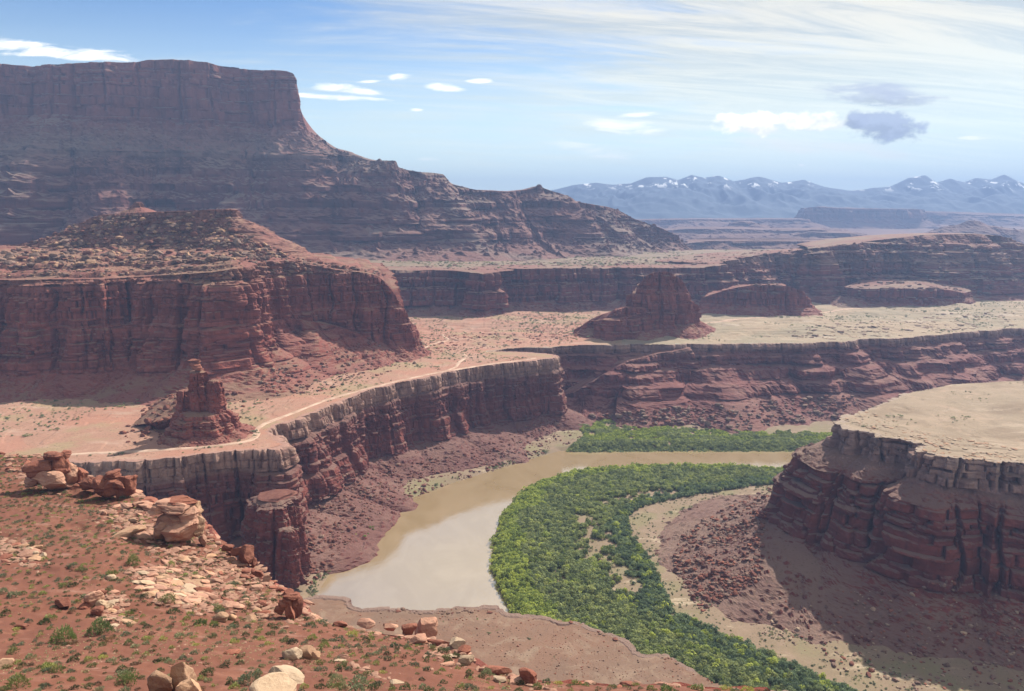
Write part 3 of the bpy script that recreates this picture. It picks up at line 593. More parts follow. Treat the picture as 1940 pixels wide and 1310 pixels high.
# ------------------------------------------------------------------ far mesas, plateau and mountains
m_dist = rock_mat('distant_mesa_rock', [(-20, (.16, .10, .08)), (100, (.22, .11, .085)), (260, (.27, .14, .10))], -20, 261, (.24, .17, .12), (.26, .20, .15), S=9, varnish=.6, band=1.2, speckle=0)
def far_mesa(name, label, pl, depth, back, prof, seed, S=6, step=8, closed=True):
    f = [on(px, py, depth) for px, py in pl]
    b = [(x*(1+back/depth), depth+back, z) for x, y, z in f[::-1]]
    zmax = max(p[2] for p in f); pr = [(zmax+1-dz, d) for dz, d in prof]
    o = curtain(name, f+b, pr, m_dist, step=step, nv=44, seed=seed, plan=(12*S/6, 12*S/6), amp=1, S=S, side=1, closed=True, inward=((5, 0), (back*.2, 1), (back*.4, 1)))
    return struct(o, label)
far_mesa('distant_mesa', 'low dark mesa just beyond the far bench', [(1300, 462), (1340, 457), (1500, 458), (1620, 459), (1760, 456), (1880, 462)], 2100, 260, [(0, 0), (14, 8), (16, 22), (34, 60), (90, 150)], 91, 3.5, 5)
far_mesa('distant_mesa', 'small dark table mesa below the flat topped one', [(1502, 446), (1530, 441), (1600, 442), (1622, 444), (1655, 452)], 2700, 200, [(0, 0), (16, 8), (18, 20), (60, 90), (150, 220)], 92, 4, 6)
far_mesa('distant_mesa', 'tiny dark knob right of the table mesa', [(1688, 450), (1700, 446), (1722, 452)], 2750, 90, [(0, 0), (10, 8), (12, 20), (60, 90), (120, 180)], 93, 3, 5)
far_mesa('distant_mesa', 'broad purple hill with a small peaked summit', [(1760, 442), (1790, 432), (1820, 428), (1832, 419), (1856, 420), (1866, 428), (1900, 434), (1940, 440), (2010, 446)], 2500, 200, [(0, 0), (12, 14), (40, 70), (80, 130), (150, 230)], 94, 4, 6)
far_mesa('distant_mesa', 'flat topped mesa with vertical cliffs under the mountains', [(1530, 394), (1545, 392), (1600, 395), (1740, 397)], 4100, 900, [(0, 0), (74, 22), (80, 40), (120, 130), (170, 260), (230, 420)], 95, 9, 12)
far_mesa('distant_mesa', 'long level plateau stretching right of the flat topped mesa', [(1700, 400), (1760, 403), (1860, 408), (1960, 411), (2300, 414)], 4400, 900, [(0, 0), (40, 20), (44, 50), (90, 160), (170, 300)], 96, 9, 14)
far_mesa('distant_mesa', 'blue hazy mesa line left of the flat topped mesa', [(1150, 419), (1250, 417), (1330, 416), (1400, 417), (1450, 416), (1530, 416)], 3900, 600, [(0, 0), (20, 16), (24, 50), (60, 160), (120, 300)], 97, 8, 12)
far_mesa('distant_mesa', 'faint stepped butte in the blue basin', [(1385, 424), (1400, 420), (1425, 421), (1440, 428)], 3300, 200, [(0, 0), (20, 12), (24, 40), (60, 120), (120, 260)], 98, 5, 8)
far_mesa('distant_mesa', 'low blue ridge in the basin', [(1230, 440), (1300, 434), (1400, 434), (1480, 438), (1560, 436)], 2900, 400, [(0, 0), (12, 12), (16, 50), (40, 130), (100, 260)], 99, 5, 8)

sil = [(300, 400), (600, 396), (800, 388), (950, 374), (1050, 359), (1090, 350), (1130, 346), (1160, 350), (1195, 347), (1225, 336), (1262, 334), (1285, 341), (1310, 331), (1335, 337), (1362, 332), (1390, 343), (1438, 334), (1480, 346), (1500, 344), (1522, 340), (1560, 353), (1610, 361), (1690, 353), (1722, 336), (1752, 331), (1775, 346), (1800, 338), (1828, 346), (1850, 337), (1880, 340), (1902, 330), (1940, 349), (2000, 362), (2150, 372), (2500, 396)]
def mountains():
    nx, ny = 900, 90; D0 = 6000
    sx = np.array([on(px, py, D0)[0] for px, py in sil]); sz = np.array([on(px, py, D0)[2] for px, py in sil])
    X = np.linspace(sx[0], sx[-1], nx); T = np.linspace(-1, .6, ny)
    TT, XX = np.meshgrid(T, X, indexing='ij'); YY = D0+TT*1300
    cz = np.interp(XX, sx, sz); base = 135
    h = (cz-base)*np.clip(1-np.abs(TT)**.95*1.02, 0, 1)
    rg = (ridged(XX/230+.4*fbm(YY/220), YY/310, o=4, seed=101)-.62)
    Z = base+h+np.where(TT < -.02, 1, 1)*rg*np.minimum(h, 165)*.75*np.clip(np.abs(TT)*5, .06, 1)+20*fbm(XX/150, YY/150, o=3, seed=102)*np.clip(np.abs(TT)*4, .1, 1)
    Z = np.where((TT <= -.98) | (TT >= .59), -40, Z)
    V = np.stack([XX, YY, Z], -1).reshape(-1, 3)
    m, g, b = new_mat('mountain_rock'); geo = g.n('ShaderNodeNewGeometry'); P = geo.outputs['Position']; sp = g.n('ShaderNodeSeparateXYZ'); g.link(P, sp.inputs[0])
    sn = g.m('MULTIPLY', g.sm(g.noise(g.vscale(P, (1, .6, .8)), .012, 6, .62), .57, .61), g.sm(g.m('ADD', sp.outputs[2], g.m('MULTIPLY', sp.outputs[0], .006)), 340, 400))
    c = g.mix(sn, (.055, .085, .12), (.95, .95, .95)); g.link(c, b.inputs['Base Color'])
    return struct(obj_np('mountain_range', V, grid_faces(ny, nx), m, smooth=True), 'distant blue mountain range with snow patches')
mountains()
# ------------------------------------------------------------------ foreground hill
HC = [(0, 1310, 60), (500, 1310, 62), (970, 1310, 66), (1300, 1310, 74), (1900, 1310, 84), (0, 1200, 80), (400, 1200, 85), (700, 1200, 92), (850, 1228, 90), (0, 1100, 105), (300, 1100, 110), (500, 1120, 118), (560, 1155, 114), (0, 1000, 135), (200, 1000, 140), (380, 1020, 143), (0, 900, 180), (130, 885, 186), (240, 930, 172), (0, 868, 195), (1000, 1292, 74)]
HP = [on(*p) for p in HC]+[(-200, 60, 158), (-260, 140, 150), (-60, 22, 179), (0, 22, 180.5), (50, 22, 180), (0, 40, 170.5), (50, 42, 168), (-50, 42, 170), (0, 4, 196), (120, 30, 170), (-200, 220, 136), (0, -20, 200)]
HP = np.array(HP)
def _tps(P):
    x, y, z = P.T; n = len(x); r2 = (x[:, None]-x)**2+(y[:, None]-y)**2+1e-9; K = r2*np.log(r2)/1e3+np.eye(n)*.6
    A = np.zeros((n+3, n+3)); A[:n, :n] = K; A[:n, n] = 1; A[:n, n+1] = x/100; A[:n, n+2] = y/100; A[n:, :n] = A[:n, n:].T
    return np.linalg.solve(A, np.concatenate([z, [0, 0, 0]]))
_w = _tps(HP)
def hill0(x, y):
    x = np.asarray(x, float); y = np.asarray(y, float); s = _w[-3]+_w[-2]*x/100+_w[-1]*y/100
    for i in range(len(HP)):
        r2 = (x-HP[i, 0])**2+(y-HP[i, 1])**2+1e-9; s = s+_w[i]*r2*np.log(r2)/1e3
    return s
def hill_z(x, y):
    led = fbm(x/22+3, y/22, o=3, seed=111)
    k = sstep(y, 70, 130)*.75+.25
    return hill0(x, y)-.3+k*(1.2*fbm(x/18, y/18, o=3, seed=112)+.9*np.round(led*3)/3)+.42*fbm(x/5, y/5, o=4, seed=113)+.10*fbm(x/.9, y/.9, o=2, seed=114)
# edge of the hill: the line where it breaks off into the canyon
he = [(-260, 250, 0), (-200, 232, 0), on(-60, 864, 205), on(0, 864, 200), on(60, 862, 198), on(128, 866, 196), on(150, 900, 186), on(215, 905, 180), on(262, 930, 170), on(300, 950, 162), on(372, 960, 156), on(392, 1010, 148), on(440, 1040, 138), on(490, 1085, 128), on(545, 1128, 119), on(566, 1158, 113), on(600, 1172, 106), on(680, 1178, 103), on(760, 1196, 98), on(840, 1212, 93), on(885, 1250, 86), on(925, 1275, 80), on(1000, 1288, 77), on(1200, 1303, 77), on(1500, 1316, 78), (90, 70, 0), (170, 40, 0), (240, -20, 0)]
he = [(p[0], p[1]) for p in he]
heA = np.array(he)
def hill_edge_pts():
    Q, s = resample([(*p, 0) for p in he], 1.0); x, y = Q[:, 0], Q[:, 1]
    return [(a, b, c, 1.0) for a, b, c in zip(x, y, hill_z(x, y)-.1)]
m_hillrock = rock_mat('hill_rock', [(60, DRED), (110, RED), (130, (.33, .15, .10)), (165, (.34, .16, .11))], 60, 166, (.235, .085, .055), (.30, .13, .09), S=.5, varnish=.35, band=.6, speckle=.2)
zs = hill_z(heA[:, 0], heA[:, 1])
hp = [(190, 0), (60, 95), (55, 100)]
def rel_profile(pts):
    # the hill's edge follows its own height: let every column fall by the same run per metre
    return [(200, 0), (55, 120)]
o = curtain('red_hill_edge', hill_edge_pts(), [(200, 0), (55, 75)], m_hillrock, step=.8, nv=60, seed=121, amp=.6, S=.8, side=-1, plan=(.5, .9), inward=((.5, -.12), (1.2, -.6)))
struct(o, 'broken rocky edge of the red hill')
struct(sheet('red_hill', hill_z, m_hill, (-42, 50), (12, 215), (760, 470), he+[(240, -60), (-300, -60)], lambda x, y: seg_dist(x, y, heA) > .5), 'red soil hillside dotted with shrubs and pale slabs')

#PART2
# ------------------------------------------------------------------ rocks: shapes and materials
import bmesh
def rockface_mat(name, c1, c2, c3, S=1.0, bed=.5):
    m, g, b = new_mat(name); tc = g.n('ShaderNodeTexCoord'); oi = g.n('ShaderNodeObjectInfo'); P = tc.outputs['Object']
    geo = g.n('ShaderNodeNewGeometry'); PW = geo.outputs['Position']
    n1 = g.noise(PW, .7/S, 6, .65, .4); c = g.mix(g.sm(n1, .38, .62), c1, c2)
    bd = g.noise(g.vscale(PW, (.25/S, .25/S, 2.6/S)), 1.0, 4, .7); c = g.mix(g.m('MULTIPLY', g.sm(bd, .48, .66), bed), c, c3)
    c = g.mix(g.sm(g.noise(PW, 5/S, 5, .7), .52, .8, 0, .6), c, tuple(q*.5 for q in c1))
    r = oi.outputs['Random']; c = g.mix(1.0, c, g.ramp(r, [(0, (.78, .78, .78)), (.5, (1, 1, 1)), (1, (1.18, 1.15, 1.1))]), 'MULTIPLY')
    c = g.mix(1.0, c, (.84, .76, .74), 'MULTIPLY')
    g.link(c, b.inputs['Base Color'])
    bp = g.n('ShaderNodeBump'); bp.inputs['Strength'].default_value = .6; bp.inputs['Distance'].default_value = .15*S
    g.link(g.noise(PW, 3.5/S, 7, .7), bp.inputs['Height']); g.link(bp.outputs[0], b.inputs['Normal']); return m
mr_pink = rockface_mat('pale_pink_slabrock', (.40, .235, .17), (.45, .29, .21), (.30, .15, .11))
mr_tan = rockface_mat('tan_boulder_rock', (.38, .25, .16), (.43, .30, .20), (.28, .155, .10))
mr_pale = rockface_mat('pale_cream_rock', (.43, .34, .24), (.48, .39, .28), (.34, .25, .17), bed=.25)
mr_red = rockface_mat('red_boulder_rock', (.22, .088, .06), (.28, .125, .085), (.15, .055, .04))
mr_dred = rockface_mat('dark_red_talus_rock', (.15, .062, .048), (.20, .095, .07), (.10, .04, .033), S=2)
mr_grey = rockface_mat('grey_brown_talus_rock', (.20, .14, .11), (.26, .19, .15), (.15, .09, .07), S=2)
def rock_shape(seed, sub=2, box=3.0, cuts=7, beds=0.0, rough=.06, flat=1.0):
    bm = bmesh.new(); bmesh.ops.create_icosphere(bm, subdivisions=sub, radius=1)
    V = np.array([v.co[:] for v in bm.verts]); Fc = np.array([[v.index for v in f.verts] for f in bm.faces]); bm.free()
    r = np.random.default_rng(seed)
    n = (np.abs(V)**box).sum(1)**(1/box); V = V/n[:, None]
    for _ in range(cuts):
        d = r.normal(size=3); d /= np.linalg.norm(d); h = r.uniform(.55, .92); ex = np.maximum(0, V@d-h); V = V-ex[:, None]*d*.96
    V[:, :2] *= (1+.18*vn(V[:, 0]*1.3+seed, V[:, 1]*1.3, V[:, 2]*1.3, seed=seed))[:, None]
    if beds: V[:, :2] *= (1+beds*(H(np.floor((V[:, 2]+.15*V[:, 0])*4.5+9).astype(np.int64), seed)-.5))[:, None]
    V = V*(1+rough*fbm(V[:, 0]*3+seed, V[:, 1]*3, V[:, 2]*3, o=3, seed=seed)+rough*.5*ridged(V[:, 0]*6+seed, V[:, 1]*6, V[:, 2]*9, o=2, seed=seed+1))[:, None]
    V[:, 2] *= flat
    V /= np.abs(V).max(0)                # every rock fills -1..1 on each axis, so its size is its scale
    return V, Fc
def rot_z(a): c, s_ = math.cos(a), math.sin(a); return np.array([[c, -s_, 0], [s_, c, 0], [0, 0, 1]])
SHAPES = [rock_shape(200+i, 2, 3.2, 8, .10) for i in range(8)]
SLABS = [rock_shape(300+i, 2, 4.5, 9, .05) for i in range(8)]
def shape_meshes(shapes, name, mats): return {m.name: [mesh_np(name, V, Fc, m) for V, Fc in shapes] for m in mats}
ROCKM = shape_meshes(SHAPES, 'boulder', [mr_pink, mr_tan, mr_pale, mr_red, mr_dred, mr_grey])
SLABM = shape_meshes(SLABS, 'slab', [mr_pink, mr_tan, mr_pale, mr_red])
ORD = ['first', 'second', 'third', 'fourth', 'fifth', 'sixth', 'seventh', 'eighth', 'ninth', 'tenth', 'eleventh', 'twelfth', 'thirteenth', 'fourteenth', 'fifteenth', 'sixteenth', 'seventeenth', 'eighteenth', 'nineteenth', 'twentieth']
def ordinal(n):
    if n <= 20: return ORD[n-1]
    t = {2: 'twenty', 3: 'thirty', 4: 'forty', 5: 'fifty', 6: 'sixty', 7: 'seventy', 8: 'eighty', 9: 'ninety'}[n//10]
    return (t+'-'+ORD[n % 10-1]) if n % 10 else t[:-1]+'ieth'
LAND = []                                 # (x, y, phrase): things a label can point from
def name_by_landmark(items, what, land=None):
    """items: (object, x, y, kind words); label = kind words + rank of its distance from the landmark it is closest to"""
    land = land or LAND; bins = {}
    for o, x, y, w in items:
        d = [math.hypot(x-l[0], y-l[1]) for l in land]; j = int(np.argmin(d)); bins.setdefault((w, j), []).append((d[j], o))
    for (w, j), L in bins.items():
        L.sort(key=lambda t: t[0])
        for i, (d, o) in enumerate(L):
            o['label'] = f'{w} {what}, {ordinal(i+1)} out from {land[j][2]}' if len(L) > 1 else f'only {w} {what} beside {land[j][2]}'
def hit(px, py, zf, d0, d1, n=1500):
    D = np.linspace(d0, d1, n); d = ray(px, py); X = D*d[0]/d[1]; Z = CZ+D*d[2]/d[1]; G = zf(X, D); k = np.argmax(Z < G)
    return (X[k], D[k], float(G[k]))
def ground_normal(zf, x, y, e=.8):
    a = zf(np.array([x-e, x+e, x, x]), np.array([y, y, y-e, y+e])); return Vector((-(a[1]-a[0])/(2*e), -(a[3]-a[2])/(2*e), 1)).normalized()
def place_rock(name, me, x, y, z, sx, sy, sz, rz=0, rx=0, ry=0, parent=None, sink=.25):
    o = link(name, me, parent); o.location = (x, y, z+sz*(1-2*sink)); o.scale = (sx, sy, sz); o.rotation_euler = (rx, ry, rz); return o

# hero boulders on the red hill, each where it lies
def hero(px, py, w, h, shape, mat, label, land=None, rz=0, rx=0, ry=0, slab=False, sub=4, depthk=.8, sink=.2, beds=.06, cuts=8, box=3):
    x, y, z = hit(px, py, hill_z, 20, 230); k = math.hypot(y, CZ-z)/F; sx = w/2*k; sz = h/2*k*1.02
    V, Fc = rock_shape(shape, sub, box, cuts, beds, .08)
    o = place_rock('boulder', mesh_np('boulder', V, Fc, mat), x, y, z, sx, sx*depthk, sz, rz, rx, ry, sink=sink)
    tag(o, label, 'boulder', 'large boulders on the red hill')
    if land: LAND.append((x, y, land))
    return o
hero(343, 1308, 46, 66, 11, mr_tan, 'tall tan pointed boulder split from its lower neighbour', 'the tall split tan boulder', rz=.3, ry=-.45, box=4, cuts=9)
hero(306, 1314, 50, 50, 12, mr_tan, 'rough tan boulder leaning against the tall pointed one', None, rz=-.4, ry=.2)
hero(362, 1318, 50, 40, 13, mr_tan, 'flat tan flake lying at the foot of the tall split boulder', None, rz=.2, ry=.5, box=4)
hero(520, 1316, 84, 36, 14, mr_pale, 'wide cream boulder, lower of the stacked smooth pair', 'the cream boulder pair', box=2.4, cuts=3, beds=0)
hero(543, 1290, 66, 26, 15, mr_pale, 'long smooth cream boulder, upper of the stacked pair', None, box=2.3, cuts=3, beds=0, ry=.28)
hero(553, 1249, 36, 27, 16, mr_pale, 'rounded cream boulder throwing a dark shadow on red soil', 'the rounded cream boulder', box=2.4, cuts=3, beds=0)
hero(582, 1246, 34, 24, 17, mr_tan, 'brown tan boulder tucked behind the rounded cream one', None, box=2.6, cuts=5)
hero(600, 1250, 22, 17, 18, mr_tan, 'small striped tan boulder at the end of its row of three', None)
hero(806, 1200, 46, 34, 19, mr_pink, 'big salmon boulder with a crack down its middle at the hill edge', 'the cracked salmon boulder', box=3, cuts=8)
hero(776, 1202, 28, 26, 20, mr_red, 'dark red boulder beside the cracked salmon boulder', None)
hero(790, 1218, 36, 18, 21, mr_pink, 'low salmon rock below the cracked salmon boulder', None)
hero(693, 1186, 34, 14, 22, mr_pink, 'low pink rock on the hill brow above the brown plateau', 'the low pink brow rock')
hero(740, 1192, 30, 12, 27, mr_pink, 'flat pink rock on the brow between the low and cracked ones')
hero(868, 1228, 34, 20, 23, mr_pale, 'flat pale boulder like a cap on a dark block', 'the pale capped block', box=4)
hero(880, 1238, 24, 16, 24, mr_red, 'dark red block under the flat pale cap boulder', None)
hero(884, 1258, 30, 20, 25, mr_pale, 'pale blocky boulder below the capped block', None, box=4)
hero(1003, 1296, 38, 36, 26, mr_red, 'shattered red boulder on the lowest hill edge', 'the shattered red boulder', beds=.2, cuts=12)
hero(978, 1296, 36, 14, 28, mr_pink, 'pale pink slab lying against the shattered red boulder', None, box=4.5)
hero(948, 1292, 26, 10, 29, mr_pale, 'thin white ledge rock near the shattered red boulder', None, box=4.5)
hero(420, 1177, 30, 20, 30, mr_tan, 'rounded tan boulder, larger half of a broken pair', 'the broken tan pair', box=2.4, cuts=4)
hero(440, 1175, 18, 15, 31, mr_tan, 'rounded tan boulder, smaller half of a broken pair', None, box=2.4, cuts=4)
hero(476, 1178, 26, 12, 32, mr_tan, 'low tan rock apart from the broken tan pair', None)
hero(8, 1266, 34, 20, 33, mr_tan, 'brown rounded boulder by itself on the lower hill', 'the lone brown boulder', box=2.5)
hero(55, 1050, 16, 15, 34, mr_pale, 'white boulder, tallest of a small white trio', 'the white boulder trio', box=2.4, cuts=4)
hero(67, 1054, 13, 11, 35, mr_pale, 'white boulder in the middle of the white trio', None, box=2.4, cuts=4)
hero(81, 1056, 15, 10, 36, mr_pale, 'flattest boulder of the white trio', None, box=2.4, cuts=4)
hero(210, 1100, 20, 14, 37, mr_pale, 'pale block above a jumble of light stones', 'the light stone jumble')
hero(198, 975, 12, 9, 38, mr_pink, 'squarish pink block standing alone among small shrubs', 'the squarish pink block', box=5)
hero(185, 1165, 30, 22, 39, mr_red, 'reddish rock step above the big green shrub', 'the reddish rock step', beds=.2)
hero(120, 1150, 34, 18, 40, mr_red, 'low red ledge rock on the open slope', 'the low red ledge rock', beds=.15)
hero(440, 1240, 30, 8, 41, mr_red, 'thin red rock flush with the soil', 'the thin red rock')
hero(650, 1248, 20, 10, 42, mr_pink, 'small pink rock among shrubs under the brow', 'the small pink rock')
hero(40, 1190, 24, 9, 43, mr_red, 'flat red stone on the open lower slope', 'the flat red stone')

# rock outcrops along the hill's broken edge: each a thing made of blocks
def outcrop(label, land, blocks, mats):
    x0, y0, z0 = blocks_at = hit(blocks[0][0], blocks[0][1], hill_z, 20, 230)
    root = bpy.data.objects.new('rock_outcrop', None); col.objects.link(root); root.location = (x0, y0, z0-1.5); tag(root, label, 'rock outcrop', 'rock outcrops on the hill edge')
    LAND.append((x0, y0, land)); k = math.hypot(y0, CZ-z0)/F
    for i, b in enumerate(blocks):
        px, py, w, h = b[:4]; dy = b[4] if len(b) > 4 else 0
        m = mats[(i*7+int(px)) % len(mats)]
        fwd = ray(px, py-h/2); t = (y0+dy)/fwd[1]; X = fwd[0]*t; Z = CZ+fwd[2]*t
        V, Fc = rock_shape(int(px*3+py), 4, 3.4, 8, .17, .10)
        o = link('rock_block', mesh_np('rock_block', V, Fc, m), root)
        o.location = (X-x0, dy, Z-(z0-1.5)); o.scale = (w/2*k, max(w, h)*.42*k, h/2*k*1.05); o.rotation_euler = (rng.uniform(-.1, .1), rng.uniform(-.14, .14), rng.uniform(-.5, .5))
    return root
outcrop('overhanging red outcrop at the top corner of the hill', 'the overhanging outcrop', [(95, 930, 62, 40), (80, 905, 60, 34, 1), (112, 900, 50, 42, 2), (105, 878, 44, 22, 2), (95, 868, 22, 12, 2), (122, 868, 24, 14, 3), (128, 925, 34, 44, 2), (150, 945, 40, 26, 2), (60, 925, 36, 22, 0), (150, 915, 26, 30, 4)], [mr_red, mr_red, mr_pink])
outcrop('knobbly dark red outcrop with a square end block', 'the knobbly outcrop', [(205, 945, 46, 40), (238, 945, 36, 46, 1), (215, 912, 36, 20, 1), (190, 940, 26, 38, -1), (246, 925, 26, 22, 2), (225, 930, 22, 20, -1), (170, 930, 36, 30, 2)], [mr_red, mr_red])
outcrop('large layered pink outcrop jutting over the canyon', 'the large layered outcrop', [(340, 1030, 66, 46), (325, 1000, 70, 36, 1), (350, 990, 66, 34, 2), (335, 968, 80, 20, 2), (345, 957, 62, 16, 3), (300, 972, 40, 16, 1), (372, 1015, 30, 44, 2), (365, 975, 36, 24, 3), (308, 1020, 36, 34, 0), (385, 1035, 20, 24, 2)], [mr_pink, mr_red, mr_tan, mr_pink])
outcrop('rounded dark red outcrop on the edge below the large one', 'the rounded edge outcrop', [(468, 1068, 36, 32), (450, 1052, 24, 16, 1), (482, 1075, 16, 18, 0), (430, 1045, 24, 12, 1)], [mr_red])
outcrop('stacked red rock pillar at the lowest notch of the edge', 'the stacked pillar', [(548, 1172, 20, 44), (560, 1172, 16, 40, 1), (553, 1138, 34, 14, .5), (540, 1148, 26, 12, 0), (545, 1128, 24, 10, 1), (530, 1165, 20, 20, -.5)], [mr_red, mr_red])
outcrop('row of tumbled red blocks stepping down the edge', 'the tumbled edge blocks', [(505, 1104, 18, 14), (515, 1112, 16, 12, 0), (492, 1092, 20, 12, 1), (526, 1120, 18, 12, 0), (480, 1088, 16, 10, 1), (500, 1112, 22, 10, -2)], [mr_red, mr_pink])
outcrop('broken pink ledges above the canyon at the hill shoulder', 'the shoulder ledges', [(280, 965, 34, 14), (262, 962, 26, 12, 0), (240, 965, 30, 10, -1), (300, 962, 24, 10, 1)], [mr_pink])
outcrop('rough red bank of rock low on the slope with white chips', 'the rough red bank', [(178, 1150, 34, 30), (196, 1160, 30, 24, 0), (160, 1165, 30, 22, -1), (172, 1180, 34, 20, -1), (212, 1170, 26, 18, 0), (190, 1130, 22, 16, 1)], [mr_red, mr_pink, mr_pale])

# pale slabs lying in sheets on the slope
def in_frame(x, y, z, mg=4):
    px, py, f = proj(x, y, z); return -mg < px < 1940+mg and -mg < py < 1310+mg
SL = []
def slab_patch(n, cx, cy, rx, ry, size, mats, tilt=-.25):
    t = 0
    while t < n:
        a, b = rng.normal(0, .5), rng.normal(0, .5)
        if a*a+b*b > 1.3: continue
        px, py = cx+a*rx+b*ry*tilt*2, cy+b*ry+a*rx*.42*(1 if tilt < 0 else 0)
        if py > 1318 or px < 0: t += 1; continue
        x, y, z = hit(px, py, hill_z, 30, 215, 700); t += 1
        sz = size*rng.lognormal(0, .45); SL.append((x, y, z, sz, mats[rng.integers(len(mats))]))
slab_patch(640, 400, 1095, 110, 55, .54, [mr_pink, mr_pink, mr_tan, mr_red])
slab_patch(340, 330, 1120, 80, 28, .64, [mr_pink, mr_tan, mr_pink, mr_pale])
slab_patch(260, 260, 1000, 80, 28, .6, [mr_pink, mr_tan, mr_red])
slab_patch(160, 25, 1045, 60, 26, .6, [mr_pink, mr_red, mr_tan])
slab_patch(140, 215, 1155, 40, 30, .42, [mr_pale, mr_tan, mr_pink])
slab_patch(80, 520, 1150, 60, 30, .5, [mr_pink, mr_red])
slab_patch(80, 60, 900, 70, 26, .8, [mr_pink, mr_red])
slab_patch(70, 450, 1075, 50, 24, .6, [mr_red, mr_pink])
slab_patch(46, 690, 1270, 70, 5, .33, [mr_pink, mr_pale])
slab_patch(60, 840, 1240, 40, 30, .4, [mr_pink, mr_pale])
slab_patch(60, 1010, 1300, 90, 8, .32, [mr_pink, mr_red])
slab_patch(260, 480, 1220, 420, 70, .14, [mr_pink, mr_tan, mr_red], .1)
for i_ in range(420):                     # broken stones all along the edge
    t_ = rng.uniform(0, 1)*24+2; k_ = int(t_); a_, b_ = heA[k_], heA[min(k_+1, len(heA)-1)]; q_ = a_+(b_-a_)*(t_-k_)+rng.normal(0, .7, 2)
    x_, y_ = q_; z_ = float(hill_z(np.array([x_]), np.array([y_]))[0])
    if not in_poly(np.array([x_]), np.array([y_]), he+[(240, -60), (-300, -60)])[0]: z_ -= .5
    if in_frame(x_, y_, z_): SL.append((x_, y_, z_, (.35+y_/260)*rng.lognormal(0, .4), [mr_red, mr_pink, mr_red][rng.integers(3)]))
SL.sort(key=lambda t: -t[3]/t[1])
items = []; restV = []; restF = []; off = 0
for i, (x, y, z, s0, m) in enumerate(SL):
    k = rng.integers(8); rz_ = rng.uniform(0, 6.28); sx, sy, sz = s0*rng.uniform(.7, 1.2), s0*rng.uniform(.5, .9), s0*rng.uniform(.16, .32)
    nrm = ground_normal(hill_z, x, y)
    if i < 290:
        o = place_rock('rock_slab', SLABM[m.name][k], x, y, z, sx, sy, sz, sink=.3)
        q = nrm.to_track_quat('Z', 'Y') @ Matrix.Rotation(rz_, 3, 'Z').to_quaternion(); o.rotation_euler = q.to_euler()
        tag(o, None, 'rock slab', 'flat slabs lying on the red slope', 'thing')
        items.append((o, x, y, {'pale_pink_slabrock': 'pink flat', 'tan_boulder_rock': 'tan flat', 'pale_cream_rock': 'whitish flat', 'red_boulder_rock': 'reddish flat'}[m.name]))
    else:
        V, Fc = SLABS[k]; V = (V*np.array([sx, sy, sz]))@rot_z(rz_).T+np.array([x, y, z+sz*.3]); restV.append(V); restF.append(Fc+off); off += len(V)
slab_items = items
if restV:
    tag(obj_np('slab_rubble', np.vstack(restV), np.vstack(restF), mr_pink), 'small loose pink slabs scattered over the red hill', kind='stuff')

# ------------------------------------------------------------------ desert shrubs on the hill
def leaf_mat(name, a, b_, trans=.25):
    m, g, b = new_mat(name); oi = g.n('ShaderNodeObjectInfo'); geo = g.n('ShaderNodeNewGeometry')
    c = g.mix(g.sm(g.noise(geo.outputs['Position'], 2.2, 3), .35, .65), a, b_)
    c = g.mix(1.0, c, g.ramp(oi.outputs['Random'], [(0, (.55, .60, .62)), (.5, (1, 1, 1)), (1, (1.55, 1.42, 1.2))]), 'MULTIPLY')
    g.link(c, b.inputs['Base Color']); b.inputs['Roughness'].default_value = .75
    tr = g.n('ShaderNodeBsdfTranslucent'); g.link(c, tr.inputs[0]); mx = g.n('ShaderNodeMixShader'); mx.inputs[0].default_value = trans
    out = [n for n in m.node_tree.nodes if n.type == 'OUTPUT_MATERIAL'][0]
    g.link(b.outputs[0], mx.inputs[1]); g.link(tr.outputs[0], mx.inputs[2]); g.link(mx.outputs[0], out.inputs[0]); return m
LM = {'olive': leaf_mat('olive_scrub_leaves', (.115, .13, .055), (.15, .165, .075)), 'grey-green': leaf_mat('grey_green_scrub_leaves', (.15, .175, .10), (.20, .22, .135)),
      'yellow-green': leaf_mat('yellow_green_scrub_leaves', (.26, .28, .075), (.32, .33, .12)), 'dark': leaf_mat('dark_scrub_leaves', (.060, .070, .034), (.085, .09, .045)), 'dry brown': leaf_mat('dry_brush_twigs', (.16, .10, .06), (.22, .15, .09))}
def tuft(seed, n=300, leaf=.13, dome=.62, spread=1.0, up=.5):
    r = np.random.default_rng(seed); V = []; th = r.uniform(0, 6.283, n); rad = np.sqrt(r.uniform(0, 1, n))*spread
    lob = 1+.28*np.sin(th*3+seed)+.16*np.sin(th*5+2*seed); zt = dome*np.sqrt(np.clip(1-(rad/spread)**2, 0, 1))*r.uniform(.25, 1.05, n)
    C = np.stack([rad*np.cos(th)*lob, rad*np.sin(th)*lob, zt+.03], 1)
    d = C*np.array([1, 1, 1.3])+r.normal(0, .25, (n, 3)); d /= np.linalg.norm(d, axis=1)[:, None]; d[:, 2] = np.abs(d[:, 2])*up+.2
    sd_ = np.cross(d, r.normal(size=(n, 3))); sd_ /= np.linalg.norm(sd_, axis=1)[:, None]
    L = leaf*r.uniform(.7, 1.6, n)[:, None]; w = L*.42
    P0 = C-sd_*w-d*L*.4; P1 = C+sd_*w-d*L*.4; P2 = C+d*L*1.2+sd_*w*.3
    V = np.stack([P0, P1, P2], 1).reshape(-1, 3); return V, np.arange(3*n).reshape(-1, 3)
TUFTS = [tuft(i) for i in range(6)]
TUFTM = {k: [mesh_np('shrub_foliage', V, Fc, m) for V, Fc in TUFTS] for k, m in LM.items()}
